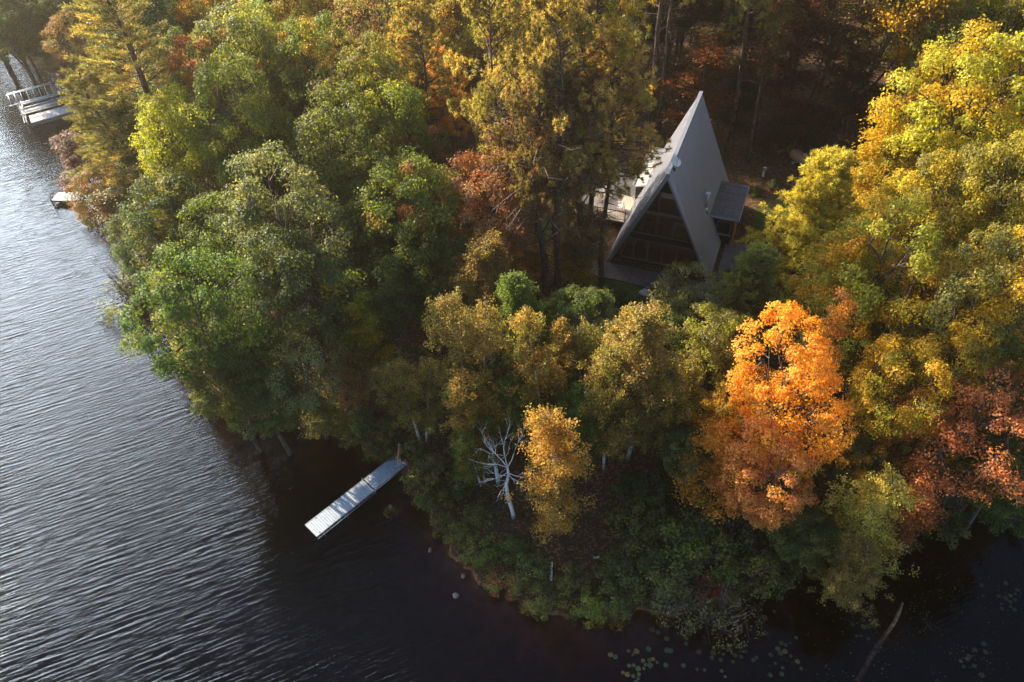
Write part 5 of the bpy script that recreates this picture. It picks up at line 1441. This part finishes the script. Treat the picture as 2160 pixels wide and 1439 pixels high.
for x in (.5, LL - .5):
    for y in (-.05, -WW + .05):
        w = MB(); w.tube([(x, y, -1.8), (x, y, 2.2)], .06, 7); w.tube([(x, y, -1.8), (x, y, -1.72)], .2, 8); w.build('leg', M_alu, lift)
w = MB()
for x in (.5, LL - .5): w.bar((x, 0, .5), (x, -WW, .5), .1, .12)
for y in (-.8, -WW + .8): w.bar((.3, y, .6), (LL - .3, y, .6), .18, .08)
w.build('cradle', M_alu, lift)
pp = at(95, 204, .55)
wk = empty('boat_dock', (pp.x, pp.y, .5), math.atan2(bx.y, bx.x), 'narrow grey dock sections between the boat lift and the white platform', 'dock')
for y in (0, -1.9):
    w = MB()
    for k in range(20): w.box((-2.3 + k * .3, y, 0), (.285, .75, .05))
    w.build('deck_panel', M_dock, wk)
w = MB()
for y in (.38, -.38, -1.52, -2.28): w.bar((-2.5, y, -.05), (3.6, y, -.05), .05, .12)
w.bar((-2.55, .6, -.04), (-2.55, -4.6, -.04), .10, .10); w.bar((-2.8, .6, -.04), (-2.8, -4.6, -.04), .05, .05); w.build('frame', M_alu, wk)
for x, y in ((-2.5, -2.4), (-2.5, -4.5), (3.4, -2.4), (.4, .45)):
    w = MB(); w.tube([(x, y, -2.0), (x, y, .35)], .035, 6); w.build('post', M_alu, wk)
pp = at(118, 236, .5)
fl = empty('floating_platform', (pp.x, pp.y, .45), math.atan2(bx.y, bx.x), 'white floating platform lying in front of the boat lift', 'dock')
w = MB()
for k in range(12): w.box((-2.5 + k * .44, 0, 0), (.425, 1.7, .05))
w.build('deck_panel', plain('pale_dock', (.60, .66, .74), .5), fl)
w = MB(); 
for y in (-.6, .6): w.box((-.1, y, -.24), (5.2, .42, .4))
w.build('float', M_trimg, fl)
w = MB(); w.bar((-2.8, -.87, -.03), (2.7, -.87, -.03), .04, .12); w.bar((-2.8, .87, -.03), (2.7, .87, -.03), .04, .12); w.build('edge_rail', M_alu, fl)
pp = at(134, 415, .5)
sd3 = empty('small_dock', (pp.x, pp.y, .5), -.1, 'small grey dock with dark ladder half hidden by the olive tree', 'dock')
w = MB()
for k in range(8): w.box((-.75 + k * .3, 0, 0), (.285, 1.3, .05))
w.build('deck_panel', M_dock, sd3)
w = MB(); w.bar((-.92, -.65, -.05), (-.92, .65, -.05), .05, .14); w.bar((-.9, -.66, -.05), (1.6, -.66, -.05), .05, .14); w.build('frame', M_dark, sd3)
w = MB()
for y in (-.6, -.2): w.tube([(-1.0, y, -.9), (-1.0, y, .5), (-.8, y, .6)], .03, 6)
for k in range(4): w.tube([(-1.0, -.6, -.7 + .28 * k), (-1.0, -.2, -.7 + .28 * k)], .025, 6)
w.build('ladder', M_dark, sd3)
for x, y in ((-.85, .6), (-.85, -.7), (1.5, -.7)):
    w = MB(); w.tube([(x, y, -1.8), (x, y, .2)], .035, 6); w.build('post', M_dark, sd3)

# ================================================================ water edge details
M_lily = foliage_mat('lily', .15, .35, .5)
q = np.random.default_rng(77)
def pad_mesh(seed):
    r_ = np.random.default_rng(seed); w = MB(); n = 18; cut = .35
    ps = [(math.cos(t) * (1 + .05 * r_.normal()), math.sin(t) * (.92 + .05 * r_.normal()), .004 * r_.random()) for t in np.linspace(cut / 2, 6.283 - cut / 2, n)]
    w.face([(0, 0, 0)] + ps); w.face([(x * .99, y * .99, -.02) for x, y, z in ([(0, 0, 0)] + ps)][::-1])
    me = w.mesh('lily_pad'); me.materials.append(M_lily); return me
ORD = ['first from the left'] + [k + ' from the left' for k in 'second third fourth fifth sixth seventh eighth ninth tenth eleventh twelfth thirteenth fourteenth fifteenth sixteenth seventeenth eighteenth nineteenth twentieth twenty-first twenty-second twenty-third twenty-fourth twenty-fifth twenty-sixth'.split()]
pads = [pad_mesh(k) for k in range(4)]
LC = [(1345, 1405, 26, 'the leftmost patch at the bottom edge', .10), (1415, 1375, 12, 'the second small patch at the bottom edge', .08), (1520, 1385, 24, 'the yellowish middle patch at the bottom edge', .08), (1640, 1390, 20, 'the third patch at the bottom edge', .07),
      (1832, 1313, 4, 'the four large pads left of the sunken log', .0), (1800, 1335, 8, 'the small patch below the four large pads', .05), (2120, 1260, 22, 'the patch near the right edge', .09), (1590, 1300, 8, 'the patch under the trailing shrub', .06), (2060, 1390, 14, 'the patch in the bottom right corner', .09)]
for cx_, cy_, n_, nm, sp in LC:
    if n_ == 4: pos = [(1820, 1308), (1838, 1311), (1822, 1322), (1833, 1321)]
    else: pos = [(cx_ + q.normal() * 26, cy_ + q.normal() * 20) for _ in range(n_)]
    got = []; batch = []
    for px_, py_ in pos:
        r_ = q.uniform(.09, .17) if n_ != 4 else .16
        p = W(px_, py_, .012)
        if any((p - g_).length < (r_ + rg_) * .8 for g_, rg_ in got): continue
        got.append((p, r_))
        o = new_obj('lily_pad', pads[int(q.integers(4))]); o.location = (p.x, p.y, .012 + .004 * q.random()); o.scale = (r_, r_, 1); o.rotation_euler.z = q.uniform(0, 6.28)
        o.color = ((.045, .09, .035, 1) if cx_ < 1480 or cx_ == 1640 else (.07, .075, .022, 1)) if q.random() > .15 else (.16, .14, .04, 1)
        o['accent'] = [.2, .2, .05]; o['accent_amount'] = .1
        yel = o.color[0] > o.color[1] * .95; batch.append((p.x, o, 'yellow' if yel else 'green'))
    batch.sort(key=lambda t_: t_[0])
    for k_, (_, o, cn_) in enumerate(batch):
        tag(o, '%s lily pad, %s in %s' % (cn_, ORD[k_].replace(' from the left', ' from left'), nm), 'lily pad', 'lily pads of ' + nm)
# sunken log
p = W(1905, 1275, .05); p2 = W(1800, 1450, -.35)
lg = MB(); d_ = p2 - p
pp_ = [p + d_ * t + Vector((.12 * math.sin(t * 9), .1 * math.cos(t * 7), .04 * math.sin(t * 12))) for t in np.linspace(0, 1, 12)]
pc = pp_[0].copy(); lg.tube([tuple(k - pc) for k in pp_], [.07 + .09 * math.sin(min(1, t * 1.5) * 1.57) for t in np.linspace(0, 1, 12)], 9)
M_log = bark_mat('wet_log', (.10, .05, .03), (.40, .24, .13), 5, 5, .35, .65)
o = lg.build('log', M_log); o.location = pc; tag(o, 'long sunken brown log slanting through the black water', 'log')
w = MB(); rr_ = random.Random(9)
for k in range(7): limb((0, 0, 0), (rr_.uniform(-1, 1), rr_.uniform(-1, 1), rr_.uniform(.05, .5)), rr_.uniform(.4, 1.0), .010, 1)
o = w.build('drift_branch', M_bark); p = W(1955, 1318, .02); o.location = p; tag(o, 'grey twiggy branch lying in the leaves right of the sunken log', 'branch')
w = MB()
for k in range(4): limb((0, 0, 0), (rr_.uniform(-1, 1), rr_.uniform(-1, 1), rr_.uniform(.05, .5)), rr_.uniform(.4, .9), .009, 1)
o = w.build('drift_branch', M_bark); p = W(2020, 1220, .02); o.location = p; tag(o, 'thin curved branch standing in the black water above the floating leaves', 'branch')
boulder(824, 1069, .13, 'pale rock topping the grass tuft right of the dock', M_rock, .1, .15)
boulder(908, 1162, .15, 'white-topped rock in the water below the dock', M_rock, .25, 0)
boulder(978, 1216, .16, 'dark wet rock with pale top at the reddish shore', M_rock, .25, 0)
boulder(961, 1257, .2, 'tan rock just under the surface off the point', M_rock, .35, -.05)
boulder(1262, 1300, .22, 'small rock at the tip of the shore point', M_rock, .2, 0)
M_grass = foliage_mat('tuft', .35)
def tuft(px_, py_, r, h, col_, label, zmin=-.02):
    p = W(px_, py_, 0); z = max(G(p.x, p.y), zmin); n_ = 170; k_ = np.random.default_rng(int(px_ * 3 + py_))
    a = k_.uniform(0, 6.28, n_); rr = np.sqrt(k_.random(n_)) * r
    b0 = np.stack([np.cos(a) * rr, np.sin(a) * rr, np.full(n_, -.05)], 1); D = np.stack([np.cos(a) * rr / r * .8, np.sin(a) * rr / r * .8, np.ones(n_)], 1) + k_.normal(size=(n_, 3)) * .25
    me = quads_mesh('grass_tuft', blade_tris(b0, D, h * k_.uniform(.5, 1.1, n_), k_.uniform(.012, .022, n_), k_), k_.random(n_), k_.random(n_), 3); me.materials.append(M_grass)
    o = new_obj('grass_tuft', me); o.location = (p.x, p.y, z); o.color = C[col_] + (1,); o['accent'] = [.3, .24, .1]; o['accent_amount'] = .3
    tag(o, label, 'grass', 'grass tufts at the water edge')
for px_, py_, r, h, c_, lb in ((826, 1082, .35, .45, 'olive', 'grass tuft growing out of the water right of the dock'), (1113, 1287, .28, .7, 'ochre', 'tall yellowish reed tuft at the shore point'), (1140, 1300, .25, .4, 'olive', 'short tuft just right of the tall reed tuft'),
      (737, 940, .3, .5, 'olive', 'grass tuft in the cove nearest the dock joint'), (712, 915, .35, .5, 'olive', 'second grass tuft in the cove left of the dock'), (690, 895, .3, .5, 'olive', 'third grass tuft in the cove under the bank'), (655, 890, .3, .45, 'olive', 'leftmost grass tuft in the cove'),
      (782, 968, .4, .6, 'green', 'broad green tuft beside the inner dock section'), (1260, 1315, .3, .5, 'ochre', 'yellow tuft at the bottom of the point'), (1300, 1320, .3, .5, 'ochre', 'yellow tuft right of the bottom of the point'), (1210, 1300, .25, .45, 'olive', 'olive tuft between the point and the small rock')):
    tuft(px_, py_, r, h, c_, lb)
def birch_log(px_, py_, L, r, az, label, tilt=.05):
    p = on_ground(px_, py_); w = MB(); d_ = Vector((math.cos(az), math.sin(az), tilt)); w.tube([tuple(d_ * (-L / 2)), tuple(d_ * L / 2)], [r, r * .85], 8)
    o = w.build('birch_log', M_dead); o.location = p + Vector((0, 0, .25)); tag(o, label, 'log')
birch_log(1262, 1180, .55, .07, .1, 'short white birch log, upper one in the undergrowth')
birch_log(1275, 1218, .55, .07, -.2, 'short white birch log, lower one in the undergrowth')
birch_log(1163, 1210, 1.0, .09, 1.45, 'blue-grey rotten stump piece lying in the undergrowth', .4)

# ================================================================ haze
HAZE = 0.0005
def make_haze():
    m = bpy.data.materials.new('haze'); m.use_nodes = True; n = m.node_tree.nodes; l = m.node_tree.links
    n.remove(n['Principled BSDF'])
    v = n.new('ShaderNodeVolumePrincipled'); v.inputs['Color'].default_value = (1.0, .90, .74, 1); v.inputs['Density'].default_value = HAZE; v.inputs['Anisotropy'].default_value = .75
    l.new(v.outputs[0], n['Material Output'].inputs['Volume'])
    w = MB(); w.box((0, 100, 19), (2200, 2400, 58))
    o = w.build('haze', m); tag(o, kind='stuff')
make_haze()
